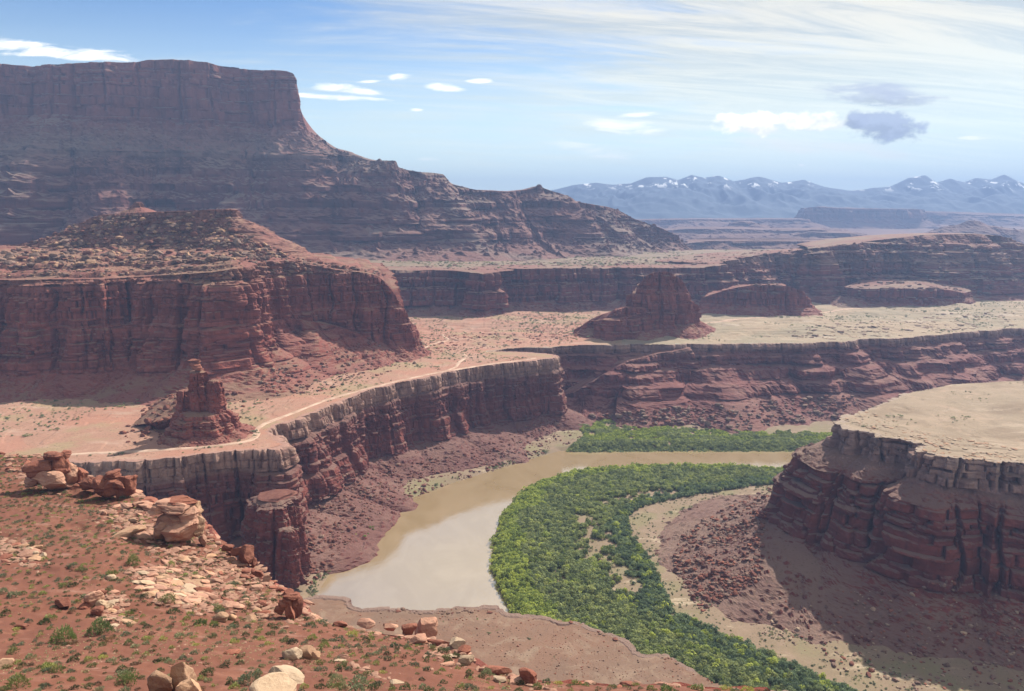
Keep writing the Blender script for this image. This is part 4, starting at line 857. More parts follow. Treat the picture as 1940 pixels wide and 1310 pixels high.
def shrub(kind, k, x, y, z, w, h, label=None):
    o = link('desert_shrub', TUFTM[kind][k]); o.location = (x, y, z-.03); o.scale = (w/2, w/2, h/.65); o.rotation_euler = (0, 0, rng.uniform(0, 6.28))
    return tag(o, label, 'shrub', 'desert shrubs dotting the red hill')
def hero_shrub(px, py, w, h, kind, label, land):
    x, y, z = hit(px, py, hill_z, 20, 230); k = math.hypot(y, CZ-z)/F
    V, Fc = tuft(int(px), 700, .07, .62); root = bpy.data.objects.new('desert_shrub', None); col.objects.link(root); root.location = (x, y, z)
    tag(root, label, 'shrub', 'large green shrubs on the red hill'); fo = link('foliage', mesh_np('foliage', V, Fc, LM[kind]), root); fo.scale = (w/2*k, w/2*k, h*k/.65)
    Vs = []; Fs = []
    for i in range(9):
        a = i*.7; t = np.array([math.cos(a)*.5*w/2*k, math.sin(a)*.5*w/2*k, h*k*.7]); b0 = np.array([0, 0, -.05]); e = np.array([-math.sin(a), math.cos(a), 0])*.02
        n0 = len(Vs); Vs += [b0-e, b0+e, t+e*.4, t-e*.4]; Fs.append((n0, n0+1, n0+2, n0+3))
    obj_np('stems', Vs, Fs, LM['dry brown'], root); LAND.append((x, y, land))
m_bright = leaf_mat('fresh_green_leaves', (.13, .18, .055), (.19, .24, .08)); LM['fresh green'] = m_bright; TUFTM['fresh green'] = [mesh_np('shrub_foliage', V, Fc, m_bright) for V, Fc in TUFTS]
hero_shrub(190, 1200, 40, 26, 'fresh green', 'big round green shrub beside the rough red bank', 'the big round green shrub')
hero_shrub(122, 1218, 42, 30, 'fresh green', 'big spreading green shrub lower than the round one', 'the big spreading green shrub')
hero_shrub(243, 1296, 34, 22, 'fresh green', 'bright green bush at the bottom of the slope by the tan boulders', 'the bright green bush')
hero_shrub(33, 1305, 38, 26, 'yellow-green', 'pale yellow-green clump in the lowest corner of the slope', 'the pale corner clump')
hero_shrub(475, 1296, 44, 22, 'grey-green', 'feathery grey-green shrub between the tan and cream boulders', 'the feathery shrub')
hero_shrub(637, 1300, 32, 22, 'grey-green', 'grey-green shrub right of the cream boulder pair', 'the shrub past the cream pair')
hero_shrub(252, 1070, 20, 22, 'fresh green', 'upright green bush in the upper slab field', 'the upright bush in the slabs')
hero_shrub(318, 1142, 28, 16, 'olive', 'olive shrub on the lower pale slab sheet', 'the olive slab shrub')
NB = 4200; cand = []
bx = rng.uniform(-150, 130, NB*12); by = rng.uniform(48, 205, NB*12)
ok = in_poly(bx, by, he+[(240, -60), (-300, -60)]) & (seg_dist(bx, by, heA) > 1.0); bx = bx[ok]; by = by[ok]
dens = .45+.55*sstep(fbm(bx/14, by/14, o=3, seed=131), -.5, .15); keep = rng.random(len(bx)) < dens; bx = bx[keep]; by = by[keep]; bz = hill_z(bx, by)
P2 = []; cell = {}
for x, y, z in zip(bx, by, bz):
    if not in_frame(x, y, z): continue
    cx, cy = int(x//2), int(y//2); mind = .8+.75*((x*12.9898+y*78.233) % 1)
    if any((x-a)**2+(y-b)**2 < mind*mind for i in (-1, 0, 1) for j in (-1, 0, 1) for a, b in cell.get((cx+i, cy+j), ())): continue
    cell.setdefault((cx, cy), []).append((x, y)); P2.append((x, y, z))
    if len(P2) >= NB: break
kinds = ['olive', 'grey-green', 'yellow-green', 'dark', 'dry brown', 'fresh green']
S_ = []
for x, y, z in P2:
    gn = vn(np.array([x/16]), np.array([y/16]), seed=140)[0]; pr = [.30, .26+.1*gn, .13+.12*max(gn, 0), .18, .09, .06]; pr = np.maximum(pr, .01); pr = pr/np.sum(pr)
    k = kinds[rng.choice(6, p=pr)]; w = {'dark': .62, 'dry brown': .6}.get(k, .72)*rng.lognormal(0, .30)*1.0
    S_.append((x, y, z, w, k))
S_.sort(key=lambda t: -t[3]/t[1])
items = []; rest = {}
for i, (x, y, z, w, k) in enumerate(S_):
    h = w*rng.uniform(.38, .56); kk = rng.integers(6)
    if i < 290: items.append((shrub(k, kk, x, y, z, w, h), x, y, ('small ' if w < .95 else 'larger ')+k))
    else:
        V, Fc = TUFTS[kk]; n = 110; sel = rng.permutation(len(Fc))[:n]; V2 = V[Fc[sel]].reshape(-1, 3)*1.0
        c0 = V2.reshape(-1, 3, 3).mean(1, keepdims=True); V2 = (c0+(V2.reshape(-1, 3, 3)-c0)*1.35).reshape(-1, 3)
        V2 = (V2*np.array([w/2, w/2, h/.65]))@rot_z(rng.uniform(0, 6.28)).T+np.array([x, y, z-.03]); rest.setdefault(k, []).append(V2)
name_by_landmark(items, 'shrub'); name_by_landmark(slab_items, 'slab')
for k, L in rest.items():
    V = np.vstack(L); tag(obj_np('scrub_brush', V, np.arange(len(V)).reshape(-1, 3), LM[k]), f'{k} scrub scattered across the upper red hill', kind='stuff')
# low dry grass tufts between the shrubs
gx = rng.uniform(-110, 90, 26000); gy = rng.uniform(50, 200, 26000); ok = in_poly(gx, gy, he+[(240, -60), (-300, -60)]) & (fbm(gx/11, gy/11, o=3, seed=150) > .02); gx = gx[ok][:6500]; gy = gy[ok][:6500]; gz = hill_z(gx, gy)
def scatter_tris(x, y, z, size, per, up=1.0):
    n = len(x)*per; C = np.repeat(np.stack([x, y, z], 1), per, 0)+rng.normal(0, 1, (n, 3))*np.array([.6, .6, .15])*np.repeat(size, per)[:, None]
    s0 = np.repeat(size, per)[:, None]*rng.uniform(.3, .7, (n, 1)); A = rng.normal(size=(n, 3)); A /= np.linalg.norm(A, axis=1)[:, None]; B_ = np.cross(A, rng.normal(size=(n, 3))); B_ /= np.linalg.norm(B_, axis=1)[:, None]
    A[:, 2] = np.abs(A[:, 2])*up
    V = np.stack([C-B_*s0*.5, C+B_*s0*.5, C+A*s0], 1).reshape(-1, 3); return V
V = scatter_tris(gx, gy, gz+.05, np.full(len(gx), .22), 6)
tag(obj_np('dry_grass', V, np.arange(len(V)).reshape(-1, 3), leaf_mat('dry_grass_blades', (.33, .31, .13), (.40, .36, .19))), 'thin yellowish grass between the shrubs of the red hill', kind='stuff')

# ------------------------------------------------------------------ thickets by the river
def blob(seed, n, leaf):
    r = np.random.default_rng(seed); L = []
    lobes = r.normal(0, .42, (6, 3))*np.array([1, 1, .35])+np.array([0, 0, .62]); rads = r.uniform(.35, .62, 6)
    k = r.integers(6, size=n); d = r.normal(size=(n, 3)); d /= np.linalg.norm(d, axis=1)[:, None]; d[:, 2] = np.where(d[:, 2] < -.3, -d[:, 2], d[:, 2])
    C = lobes[k]+d*(rads[k]*r.uniform(.75, 1.08, n))[:, None]; C[:, 2] = np.maximum(C[:, 2], .05)
    nrm = d+r.normal(0, .45, (n, 3)); nrm /= np.linalg.norm(nrm, axis=1)[:, None]
    a = np.cross(nrm, r.normal(size=(n, 3))); a /= np.linalg.norm(a, axis=1)[:, None]; b = np.cross(nrm, a); s0 = leaf*r.uniform(.6, 1.5, n)[:, None]
    return np.stack([C-a*s0-b*s0*.6, C+a*s0-b*s0*.6, C+b*s0], 1).reshape(-1, 3), np.arange(3*n).reshape(-1, 3)
m_wil = leaf_mat('willow_leaves', (.26, .33, .07), (.36, .41, .11), .38); m_tam = leaf_mat('tamarisk_leaves', (.20, .245, .10), (.28, .32, .14), .36); m_tamd = leaf_mat('dark_tamarisk_leaves', (.13, .19, .10), (.19, .24, .13), .35); m_sage = leaf_mat('bank_sage_leaves', (.17, .20, .11), (.24, .27, .14), .2)
def proto_coll(name, mat, seeds, n=260, leaf=.13):
    c = bpy.data.collections.new(name)
    for s_ in seeds:
        V, Fc = blob(s_, n, leaf); c.objects.link(bpy.data.objects.new(name+'_bush', mesh_np(name+'_bush', V, Fc, mat)))
    return c
C_wil = proto_coll('willow', m_wil, range(5)); C_tam = proto_coll('tamarisk', m_tam, range(5, 10)); C_tamd = proto_coll('dark_tamarisk', m_tamd, range(10, 14)); C_sage = proto_coll('sage', m_sage, range(14, 18), 160, .15)
def instancer(name, pts, scl, coll, label):
    me = bpy.data.meshes.new(name); me.vertices.add(len(pts)); me.vertices.foreach_set('co', np.asarray(pts, np.float32).ravel())
    a = me.attributes.new('size', 'FLOAT_VECTOR', 'POINT'); a.data.foreach_set('vector', np.asarray(scl, np.float32).ravel())
    rt = me.attributes.new('turn', 'FLOAT_VECTOR', 'POINT'); rv = np.zeros((len(pts), 3), np.float32); rv[:, 2] = rng.uniform(0, 6.28, len(pts)); rt.data.foreach_set('vector', rv.ravel())
    o = link(name, me); t = bpy.data.node_groups.new(name+'_scatter', 'GeometryNodeTree')
    t.interface.new_socket('Geometry', in_out='INPUT', socket_type='NodeSocketGeometry'); t.interface.new_socket('Geometry', in_out='OUTPUT', socket_type='NodeSocketGeometry')
    N = t.nodes.new; i = N('NodeGroupInput'); out = N('NodeGroupOutput'); ip = N('GeometryNodeInstanceOnPoints'); ci = N('GeometryNodeCollectionInfo'); ci.inputs[0].default_value = coll; ci.inputs[1].default_value = True; ci.inputs[2].default_value = True
    sa = N('GeometryNodeInputNamedAttribute'); sa.data_type = 'FLOAT_VECTOR'; sa.inputs[0].default_value = 'size'; ra = N('GeometryNodeInputNamedAttribute'); ra.data_type = 'FLOAT_VECTOR'; ra.inputs[0].default_value = 'turn'
    l = t.links.new; l(i.outputs[0], ip.inputs['Points']); l(ci.outputs[0], ip.inputs['Instance']); ip.inputs['Pick Instance'].default_value = True
    l(ra.outputs[0], ip.inputs['Rotation']); l(sa.outputs[0], ip.inputs['Scale']); l(ip.outputs[0], out.inputs[0])
    md = o.modifiers.new('scatter', 'NODES'); md.node_group = t
    return tag(o, label, kind='stuff')
def poly_px(pl, z=2.5): return [at(*p, z) for p in pl]
belt = poly_px([(1760, 893), (1480, 890), (1400, 886), (1280, 884), (1180, 886), (1100, 894), (1030, 911), (987, 936), (953, 976), (938, 1020), (933, 1070), (948, 1110), (972, 1158), (1000, 1210), (1100, 1290), (1300, 1400), (1500, 1480), (1760, 1440), (1680, 1350), (1600, 1306), (1560, 1290), (1500, 1262), (1420, 1228), (1330, 1192), (1275, 1162), (1255, 1120), (1235, 1070), (1195, 1020), (1188, 985), (1215, 965), (1290, 945), (1380, 930), (1480, 917), (1760, 905)])
innerline = np.array(poly_px([(1480, 910), (1380, 928), (1290, 940), (1200, 972), (1175, 1000), (1180, 1030), (1215, 1080), (1235, 1130), (1270, 1175), (1350, 1215), (1500, 1285), (1650, 1350)]))
outerA = np.array(bankR)
def band(n, poly, cond, sz, sp, seed):
    P = np.array(poly); r = np.random.default_rng(seed); x = r.uniform(P[:, 0].min(), P[:, 0].max(), n); y = r.uniform(P[:, 1].min(), P[:, 1].max(), n)
    ok = in_poly(x, y, poly); x, y = x[ok], y[ok]; ok = cond(x, y, r); return x[ok], y[ok]
belt_d = {}
def sparse(x, y):                          # the sandy openings inside the belt
    g1 = np.array(poly_px([(1110, 985), (1125, 1030), (1165, 1085), (1180, 1120)])); g2 = np.array(poly_px([(1150, 955), (1220, 942), (1260, 936)]))
    d = np.minimum(seg_dist(x, y, g1)/7.5, seg_dist(x, y, g2)/6.5); return d+1.9*fbm(x/4.5, y/4.5, o=3, seed=160)-.15
def mk(x, y, hmin, hmax, wf, seed):
    wf = wf*.78; hmax = hmax*.85
    r = np.random.default_rng(seed); z = floor_z(x, y)-.25; h = (hmin+(hmax-hmin)*r.uniform(0, 1, len(x))**1.4)*(1+.25*fbm(x/7, y/7, o=2, seed=seed)); w = h*r.uniform(.8, 1.2, len(x))*wf
    return np.stack([x, y, z], 1), np.stack([w, w*r.uniform(.85, 1.15, len(x)), h], 1)
x, y = band(80000, belt, lambda x, y, r: (sparse(x, y) > .9), 0, 0, 161)
di = seg_dist(x, y, innerline); do = seg_dist(x, y, outerA); nz_ = fbm(x/16, y/16, o=3, seed=162)*7; r_ = np.random.default_rng(5).random(len(x))
isd = (di+nz_ < 11) & (r_ < .9); isw = (~isd) & (do+nz_*1.2 < 17) & (y < 600); ist = ~(isd | isw)
isw |= ist & (r_ > .93); ist &= ~isw
for nm, mk_, coll, h0, h1, lab in [('willow_thicket', isw, C_wil, 1.0, 3.6, 'bright green willow thicket along the inner river bank'), ('tamarisk_thicket', ist, C_tam, .8, 3.4, 'dense green tamarisk thicket filling the river bend'), ('tamarisk_thicket', isd, C_tamd, .8, 2.8, 'darker blue-green tamarisk strip curving round the sandy flat')]:
    sel = np.where(mk_)[0][::1]; sel = sel[:int(len(sel)*(.95 if coll is not C_wil else 1.0))]
    P_, S2 = mk(x[sel], y[sel], h0, h1, 1.0, 170); instancer(nm, P_, S2, coll, lab)
far = poly_px([(1058, 768), (1100, 780), (1150, 795), (1200, 806), (1300, 814), (1400, 820), (1570, 822), (1760, 826), (1760, 850), (1570, 850), (1400, 851), (1250, 851), (1150, 852), (1072, 851), (1095, 838), (1108, 822), (1078, 800), (1056, 782)])
x, y = band(52000, far, lambda x, y, r: fbm(x/9, y/14, o=3, seed=180) > -.28-.25*(y < 680), 0, 0, 181)
nz_ = fbm(x/20, y/10, o=3, seed=182); a = (y < 664) | (nz_ > .15)
P_, S2 = mk(x[a], y[a], 1.3, 2.8, 1.1, 183); instancer('tamarisk_thicket', P_[::2], S2[::2], C_tam, 'green tamarisk hedge along the far river bank')
P_, S2 = mk(x[~a], y[~a], 1.0, 2.3, 1.1, 184); instancer('willow_thicket', P_[::2], S2[::2], C_wil, 'lighter green thicket behind the far bank under the cliffs')
# thin brush: left bank, sandy openings, flat inside the belt
lb = bankL[6:17]; lp = [(a, b) for a, b in lb]; lA = np.array(lp)
x = rng.uniform(-125, 40, 9000); y = rng.uniform(370, 645, 9000); d = seg_dist(x, y, lA); ok = (~in_poly(x, y, riv)) & (d < 5) & (x < 30) & ((fbm(x/12, y/12, o=2, seed=190) > .05) | (y < 420)); 
P_, S2 = mk(x[ok], y[ok], .6, 1.7, 1.0, 191); P_[:, 2] = np.maximum(P_[:, 2], .6); instancer('bank_brush', P_, S2, C_sage, 'grey-green brush along the foot of the road cliff')
gp = [at(*p, 2) for p in [(640, 1010), (680, 985), (715, 985), (715, 1000), (680, 1025), (650, 1030)]]
x, y = band(900, gp, lambda x, y, r: x == x, 0, 0, 192); P_, S2 = mk(x, y, .9, 2.0, 1.0, 193); P_[:, 2] = np.maximum(P_[:, 2], 1.5); instancer('bank_brush', P_[:70], S2[:70], C_wil, 'green bushes in a nook of the rocky bank')
flat = poly_px([(1480, 905), (1290, 935), (1190, 985), (1190, 1020), (1260, 1160), (1330, 1200), (1560, 1300), (1700, 1330), (1760, 1300), (1500, 1200), (1400, 1150), (1330, 1100), (1320, 1040), (1380, 990), (1460, 950)])
x, y = band(5200, flat, lambda x, y, r: fbm(x/14, y/14, o=3, seed=195) > -.2, 0, 0, 196)
P_, S2 = mk(x, y, .3, 1.0, 1.1, 197); instancer('flat_scrub', P_[:1500], S2[:1500], C_sage, 'sparse scrub over the sandy flat inside the bend')
x, y = band(9000, belt, lambda x, y, r: sparse(x, y) <= 1.0, 0, 0, 198); P_, S2 = mk(x, y, .4, 1.4, 1.0, 199); instancer('flat_scrub', P_[:int(len(P_)*.35)], S2[:int(len(P_)*.35)], C_sage, 'thin brush in the sandy openings of the thicket')
# scrub dots on the benches
def dots(name, poly, n, zf, size, coll, label, seed, thr=-.1, edge=None):
    x, y = band(n, poly, lambda x, y, r: fbm(x/50, y/50, o=3, seed=seed) > thr, 0, 0, seed+1); r = np.random.default_rng(seed+2)
    if edge is not None: k = seg_dist(x, y, edge) > 8; x, y = x[k], y[k]
    k = np.array([in_frame(a, b, c) for a, b, c in zip(x, y, zf(x, y))], bool); x, y = x[k], y[k]
    w = size*r.lognormal(0, .4, len(x)); instancer(name, np.stack([x, y, zf(x, y)], 1), np.stack([w, w, w*.8], 1), coll, label)
dots('bench_scrub', bench_poly[:1]+[(-420, 440)]+rimN[2:26]+[(100, 1000), (-600, 1000)], 16000, lambda x, y: bench_z(x, y)-.1, .62, C_sage, 'tiny scrub dotting the pink bench', 210, -.05, rimA)
dots('bench_scrub', [(-23, 762), (114, 803), (326, 817), (598, 916), (900, 1050), (900, 1300), (0, 1200)], 12000, lambda x, y: bench_z(x, y)-.1, .75, C_sage, 'dark scrub scattered over the pale far bench', 220, .0, rimA)
dots('bench_scrub', rimR+[(676, 500)], 5000, rtop_z, .45, C_sage, 'sparse low scrub on the butte top', 230, .05, rimRa)
dots('bench_scrub', rimP+[(260, 100), (-170, 100)], 3000, lambda x, y: 64.7+x*0, .28, C_sage, 'few small bushes on the brown plateau', 240, .1, rimPa)
dots('bench_scrub', [(-500, 1070), (-60, 1080), (120, 1130), (520, 1300), (560, 1600), (-500, 1600)], 7000, zup, .95, C_sage, 'scrub speckling the grey green upper bench', 250, -.1, upA)

# ------------------------------------------------------------------ rock spire on the bench
def moved(o, name, root):
    o.name = name; o.parent = root; o.location = -root.location; o.data.name = name; return o
sx_, sy_, _ = pd(385, 470, 65)
root = bpy.data.objects.new('rock_spire', None); col.objects.link(root); root.location = (sx_, sy_, 65); tag(root, 'free standing red rock spire with a perched cap beside the dirt road', 'rock spire')
def loop(px, depth, r, z, n=9, seed=0, ell=1.0):
    cx, cy, _ = pd(px, depth, z); q = np.random.default_rng(seed); ph = -np.arange(n)/n*6.283
    return [(cx+r*(1+.16*q.normal())*math.cos(a)*ell, cy+r*(1+.16*q.normal())*math.sin(a), z+q.uniform(-.6, .6)) for a in ph]
K = dict(step=.35, side=-1, closed=True, sm0=.6, butt=.35)
moved(curtain('shaft', loop(376, 471, 5.6, 104, 9, 1), [(106, 0), (100, .4), (96, .6), (95.5, 1.3), (90, 1.6), (84, 2.0), (83, 3), (78, 3.4), (76, 5), (62, 9)], m_mid, nv=90, S=.42, amp=1.1, seed=301, plan=(.5, .7), inward=((1, .2), (2.5, .4), (4.2, .5)), **K), 'shaft', root)
moved(curtain('shoulder_column', loop(407, 469, 3.6, 98, 8, 2), [(99, 0), (97, .9), (92, 1.3), (85, 1.5), (84, 2.1), (78, 2.4), (76, 4), (62, 8)], m_mid, nv=70, S=.4, amp=1.1, seed=302, plan=(.3, .5), inward=((.8, .5), (1.8, .9), (2.8, 1.0)), **K), 'shoulder_column', root)
moved(curtain('rear_column', loop(352, 476, 4.0, 91, 8, 3), [(92, 0), (88, .5), (80, 1.5), (78, 3), (62, 9)], m_mid, nv=50, S=.4, amp=1.1, seed=303, plan=(.4, .5), inward=((1, .2), (2.5, .5)), **K), 'rear_column', root)
moved(curtain('pedestal', loop(388, 470, 12.5, 79, 14, 4, 1.15), [(80, 0), (77, .8), (76, 2), (72, 2.6), (71.5, 3.8), (68, 4.5), (67, 7), (64, 13), (62, 16)], m_mid, nv=70, S=.6, amp=1.1, seed=304, plan=(1, 1.2), inward=((2, .4), (5, .8), (9, 1)), **K), 'pedestal', root)
moved(curtain('debris_cone', [pd(250, 486, 66), pd(290, 478, 70), pd(330, 470, 75), pd(390, 465, 76), pd(425, 470, 72), pd(432, 486, 68), pd(400, 500, 76), pd(350, 520, 80), pd(300, 515, 76)], [(82, 0), (78, 3), (74, 8), (70, 14), (66, 21), (63.6, 28), (62, 33)], m_mid, nv=60, S=.7, amp=1.2, seed=305, plan=(1, 1.5), talus_rough=1.8, inward=((2, .2), (5, .6), (9, 1.2)), **K), 'debris_cone', root)
V, Fc = rock_shape(611, 4, 3.2, 8, .18, .1); cx_, cy_, _ = pd(373, 470, 105)
o = link('cap_rock', mesh_np('cap_rock', V, Fc, mr_red), root); o.location = (cx_-sx_, cy_-sy_, 107.6-65); o.scale = (4.0, 3.8, 3.4)
V, Fc = rock_shape(612, 4, 3.5, 7, .22, .08); o = link('cap_rock', mesh_np('cap_rock', V, Fc, mr_red), root); o.location = (cx_-sx_-.6, cy_-sy_, 111.0-65); o.scale = (4.4, 3.4, 1.1); o.rotation_euler = (0, .12, .3)
# a second tower against the foot of the shaded cliff
tx_, ty_, _ = pd(525, 408, 40); root = bpy.data.objects.new('rock_tower', None); col.objects.link(root); root.location = (tx_, ty_, 5); tag(root, 'cracked layered rock tower in shade at the canyon corner', 'rock tower')
moved(curtain('tower_wall', loop(524, 410, 10.0, 46, 10, 7, 1.1), [(48, 0), (47, 1), (46, 1.6), (45.5, 3.2), (42, 3.7), (41, 4.6), (25, 6), (10, 8), (0, 10)], m_right, nv=110, S=.5, amp=1.2, seed=311, plan=(2.0, 2.6), inward=((2, .6), (4, 1.2), (6.5, 1.6)), **K), 'tower_wall', root)
moved(curtain('side_pillar', loop(548, 392, 3.4, 36, 8, 8), [(37, 0), (34, 1), (20, 1.8), (5, 3.5)], m_right, nv=80, S=.4, amp=1.2, seed=312, plan=(.4, .6), inward=((1, .3), (2.4, .6)), **K), 'side_pillar', root)
V, Fc = rock_shape(613, 4, 3.5, 7, .22, .08); o = link('top_ledge', mesh_np('top_ledge', V, Fc, mr_dred), root); o.location = (-1, 2, 46.6-5); o.scale = (10.5, 9.5, 2.6)
# small knob behind the butte ridge
o = curtain('rock_pinnacle', loop(262, 830, 4.5, 206, 8, 9), [(213, 0), (206, 1), (203, 2.5), (198, 8), (190, 20)], m_mid, nv=40, S=.6, amp=1, seed=313, plan=(.5, .6), inward=((1.5, 1.5), (3.4, 3)), **K)
tag(o, 'small dark knob poking up behind the boulder ridge', 'rock pinnacle', kind='thing')

# ------------------------------------------------------------------ fallen boulders on the taluses
from mathutils.bvhtree import BVHTree
def bvh_of(names):
    V = []; Fs = []; off = 0
    for n in names:
        for o in [q for q in col.objects if q.type == 'MESH' and q.name.split('.')[0] == n]:
            me = o.data; a = np.empty(len(me.vertices)*3, np.float32); me.vertices.foreach_get('co', a); a = a.reshape(-1, 3)
            if o.parent: a = a+np.array(o.parent.location)+np.array(o.location)
            b = np.empty(len(me.loops), np.int32); me.loops.foreach_get('vertex_index', b); V.append(a); k = len(me.loops)//len(me.polygons); Fs.append(b.reshape(-1, k)+off); off += len(a)
    return BVHTree.FromPolygons(np.vstack(V).tolist(), [f for F_ in Fs for f in F_.tolist()])
tree = bvh_of(['butte_cap_ridge', 'red_butte', 'red_butte_top', 'talus_apron', 'right_butte', 'canyon_rim_cliff', 'far_rim_cliff', 'desert_bench', 'debris_cone', 'canyon_floor', 'rock_spur', 'near_plateau', 'far_desert_bench', 'upper_bench_cliff', 'small_butte', 'upper_bench', 'butte_top', 'talus_fan'])
def cast(px, py):
    d = Vector(ray(px, py)).normalized(); h = tree.ray_cast(Vector((0, 0, CZ)), d, 3000)
    return (h[0], h[1]) if h[0] is not None else (None, None)
def fallen(n, n_thing, poly, size, mats, phrase, group, seed, land, sig=.5, flat=(.5, .9), upmin=.25):
    r = np.random.default_rng(seed); P = np.array(poly, float); B = []; t = 0
    while len(B) < n and t < n*6:
        t += 1; x = r.uniform(P[:, 0].min(), P[:, 0].max()); y = r.uniform(P[:, 1].min(), P[:, 1].max())
        if not in_poly(np.array([x]), np.array([y]), poly)[0]: continue
        h, nr = cast(x, y)
        if h is None or abs(nr.z) < upmin: continue
        if vn(np.array([h.x/9]), np.array([h.y/9]), seed=seed)[0] < r.uniform(-1.1, .3): continue
        B.append((h, size*min(2.6, r.lognormal(0, sig)), mats[r.integers(len(mats))]))
    B.sort(key=lambda b: -b[1]/b[0].y); its = []; RV = {}
    for i, (h, s0, m) in enumerate(B):
        sc3 = np.array([s0*r.uniform(.8, 1.3), s0*r.uniform(.7, 1.1), s0*r.uniform(*flat)]); k = r.integers(8); rz_ = r.uniform(0, 6.28)
        if i < n_thing:
            o = link('boulder', ROCKM[m.name][k]); o.location = (h.x, h.y, h.z+sc3[2]*.3); o.scale = sc3; o.rotation_euler = (r.normal()*.25, r.normal()*.25, rz_)
            tag(o, None, 'boulder', group, 'thing'); its.append((o, h.x, h.y, {'dark_red_talus_rock': 'dark red', 'grey_brown_talus_rock': 'grey-brown', 'red_boulder_rock': 'brick red', 'pale_cream_rock': 'whitish', 'pale_pink_slabrock': 'pink', 'tan_boulder_rock': 'tan'}[m.name]))
        else:
            V, Fc = SMALL[k]; RV.setdefault(m.name, [m, [], []])[1].append((V*sc3)@rot_z(rz_).T+np.array([h.x, h.y, h.z+sc3[2]*.25]))
            RV[m.name][2].append(Fc)
    name_by_landmark(its, 'boulder', [(*(lambda h: (h.x, h.y))(cast(px, py)[0]), ph) for px, py, ph in land])
    for m, L, Fs in RV.values():
        off = 0; FF = []
        for V, f in zip(L, Fs): FF.append(f+off); off += len(V)
        tag(obj_np('talus_rubble', np.vstack(L), np.vstack(FF), m), phrase, kind='stuff')
SMALL = [rock_shape(400+i, 1, 3.4, 6, 0, .05) for i in range(8)]
fallen(1500, 85, [(0, 480), (60, 462), (120, 432), (190, 412), (430, 405), (450, 440), (560, 486), (440, 495), (300, 500), (120, 505), (0, 505)], 1.5, [mr_grey, mr_grey, mr_dred, mr_tan], 'loose rocks covering the ridge of the red butte', 'boulders tumbled over the butte ridge', 501,
       [(440, 450, 'the cap cliff end'), (330, 430, 'the middle of the cap ridge'), (220, 430, 'the low knob on the ridge'), (120, 470, 'the ridge slope above the ledges'), (40, 490, 'the far tail of the ridge'), (500, 480, 'the ridge shoulder')], .55, (.35, .8), .2)
fallen(1500, 90, [(1460, 925), (1450, 1000), (1440, 1100), (1330, 1160), (1270, 1080), (1290, 1010), (1380, 960)], .62, [mr_dred, mr_dred, mr_grey, mr_red], 'red rock debris below the sunlit end of the right butte', 'boulders on the sunlit talus of the butte', 502,
       [(1440, 940, 'the sunlit butte corner'), (1300, 1010, 'the upper tongue of debris'), (1290, 1080, 'the thicket side of the debris'), (1340, 1140, 'the lower tip of the debris'), (1420, 1080, 'the shadow edge of the butte'), (1360, 1000, 'the middle of the debris')], .6)
fallen(800, 40, [(1460, 1130), (1940, 1080), (1940, 1310), (1700, 1310), (1560, 1260), (1420, 1190)], .5, [mr_red, mr_dred, mr_grey, mr_pale, mr_grey], 'scattered stones on the shaded slope under the butte', 'boulders on the shaded slope of the butte', 503,
       [(1560, 1170, 'the lit shoulder of the slope'), (1680, 1250, 'the corner of the long shadow'), (1850, 1150, 'the foot of the shaded cliff'), (1880, 1280, 'the lowest corner of the slope')], .6)
fallen(1700, 50, [(560, 1000), (640, 900), (860, 860), (1040, 790), (1105, 830), (1000, 872), (860, 915), (735, 965), (670, 1020), (640, 1060), (600, 1110), (570, 1110)], .62, [mr_dred, mr_dred, mr_dred, mr_grey], 'broken rock along the foot of the road cliff', 'boulders along the foot of the road cliff', 504,
       [(1070, 820, 'the far tip of the cliff foot'), (930, 870, 'the straight reach of the river'), (800, 920, 'the middle of the cliff foot'), (720, 975, 'the rocky point in the river bank'), (640, 1010, 'the nook of green bushes'), (590, 1080, 'the canyon corner')], .55)
fallen(300, 30, [(230, 820), (300, 740), (440, 735), (470, 770), (430, 840), (330, 845), (230, 840)], .9, [mr_red, mr_dred], 'rubble round the foot of the rock spire', 'boulders round the rock spire', 505, [(250, 815, 'the debris tail away from the road'), (330, 780, 'the shaded side of the spire'), (440, 790, 'the road side of the spire')], .6)
fallen(500, 0, [(1090, 790), (1300, 770), (1640, 748), (1585, 790), (1400, 815), (1200, 805)], 1.3, [mr_dred, mr_grey, mr_grey], 'rubble at the foot of the far shaded cliff', 'x', 506, [(1300, 800, 'x')], .5)
fallen(420, 0, [(1440, 640), (1560, 612), (1760, 596), (1940, 590), (1940, 618), (1780, 632), (1560, 645)], 1.5, [mr_pale, mr_pale, mr_grey], 'pale slabs and blocks lying on the far bench', 'x', 507, [(1600, 630, 'x')], .6, (.15, .35))
fallen(420, 0, [(440, 445), (560, 488), (760, 522), (500, 520), (470, 490)], 1.1, [mr_grey, mr_dred, mr_grey], 'rubble on the shoulder of the red butte', 'x', 510, [(520, 490, 'x')], .5, (.35, .8), .2)
fallen(300, 0, [(1590, 795), (1700, 835), (1760, 862), (1935, 885), (1935, 850), (1760, 820), (1680, 790), (1620, 775)], .7, [mr_pale, mr_tan], 'pale slabs broken along the rim of the right butte', 'x', 511, [(1700, 830, 'x')], .5, (.18, .35))
fallen(500, 0, [(780, 640), (1080, 620), (1100, 640), (900, 664), (800, 668)], .9, [mr_red, mr_grey], 'low ledge rubble beyond the tip of the red butte', 'x', 512, [(900, 640, 'x')], .5, (.2, .5))
fallen(700, 0, [(1500, 470), (1940, 450), (1940, 560), (1400, 560), (1380, 510)], 2.2, [mr_dred, mr_grey], 'rock debris on the far purple slopes', 'x', 513, [(1700, 500, 'x')], .5, (.3, .6), .2)
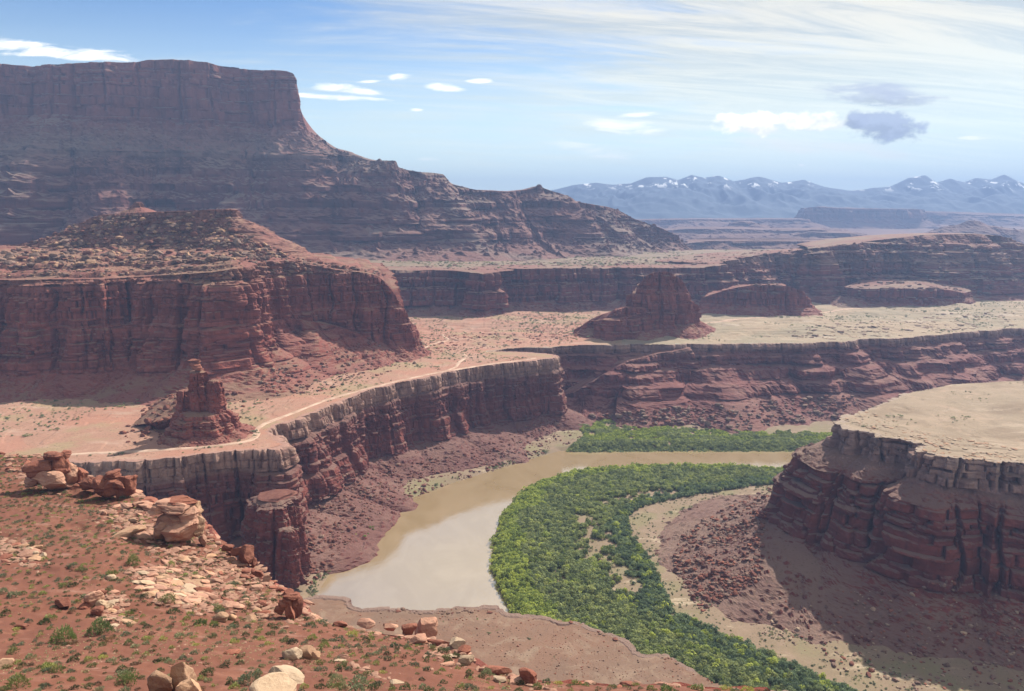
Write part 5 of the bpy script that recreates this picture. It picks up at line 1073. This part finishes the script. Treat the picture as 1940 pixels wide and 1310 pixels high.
fallen(700, 0, [(0, 482), (240, 490), (440, 492), (470, 505), (440, 520), (0, 528)], 1.0, [mr_grey, mr_dred, mr_grey, mr_tan], 'broken ledge rock along the top of the red butte', 'x', 514, [(240, 500, 'x')], .5, (.25, .6), .2)
fallen(600, 0, [(760, 506), (1300, 484), (1700, 456), (1760, 452), (1500, 480), (1290, 508), (900, 512)], 1.6, [mr_grey, mr_dred, mr_grey], 'ledge rubble on the upper bench', 'x', 515, [(1100, 500, 'x')], .5, (.2, .5), .2)
fallen(420, 0, [(640, 1140), (800, 1152), (950, 1150), (1100, 1170), (1200, 1215), (1320, 1262), (1320, 1270), (1195, 1228), (1095, 1182), (945, 1162), (800, 1164), (640, 1150)], .38, [mr_grey, mr_dred, mr_grey], 'rubble along the rim of the brown plateau', 'x', 516, [(900, 1155, 'x')], .6, (.3, .6))
fallen(380, 0, [(480, 700), (700, 640), (790, 690), (640, 735), (500, 760)], .9, [mr_dred, mr_red, mr_grey], 'stones shed from the red butte onto the bench', 'x', 508, [(600, 700, 'x')], .5)
fallen(1000, 0, [(600, 1150), (950, 1155), (1200, 1220), (1400, 1300), (1000, 1280), (900, 1230)], .13, [mr_grey, mr_red], 'small stones on the brown plateau', 'x', 509, [(900, 1200, 'x')], .5)

# ------------------------------------------------------------------ haze
def haze():
    m = bpy.data.materials.new('air_haze'); m.use_nodes = True; g = NT(m.node_tree)
    out = g.n('ShaderNodeOutputMaterial'); v = g.n('ShaderNodeVolumePrincipled'); g.link(v.outputs[0], out.inputs['Volume'])
    v.inputs['Color'].default_value = (.24, .35, .62, 1); v.inputs['Density'].default_value = HAZE; v.inputs['Anisotropy'].default_value = .25
    x0, x1, y0, y1, z0, z1 = -9800, 9800, -400, 8600, -60, 530
    V = [(x, y, z) for z in (z0, z1) for y in (y0, y1) for x in (x0, x1)]
    Fc = [(0, 2, 3, 1), (4, 5, 7, 6), (0, 1, 5, 4), (2, 6, 7, 3), (0, 4, 6, 2), (1, 3, 7, 5)]
    o = obj_np('haze', V, Fc, m); tag(o, kind='stuff')
haze()
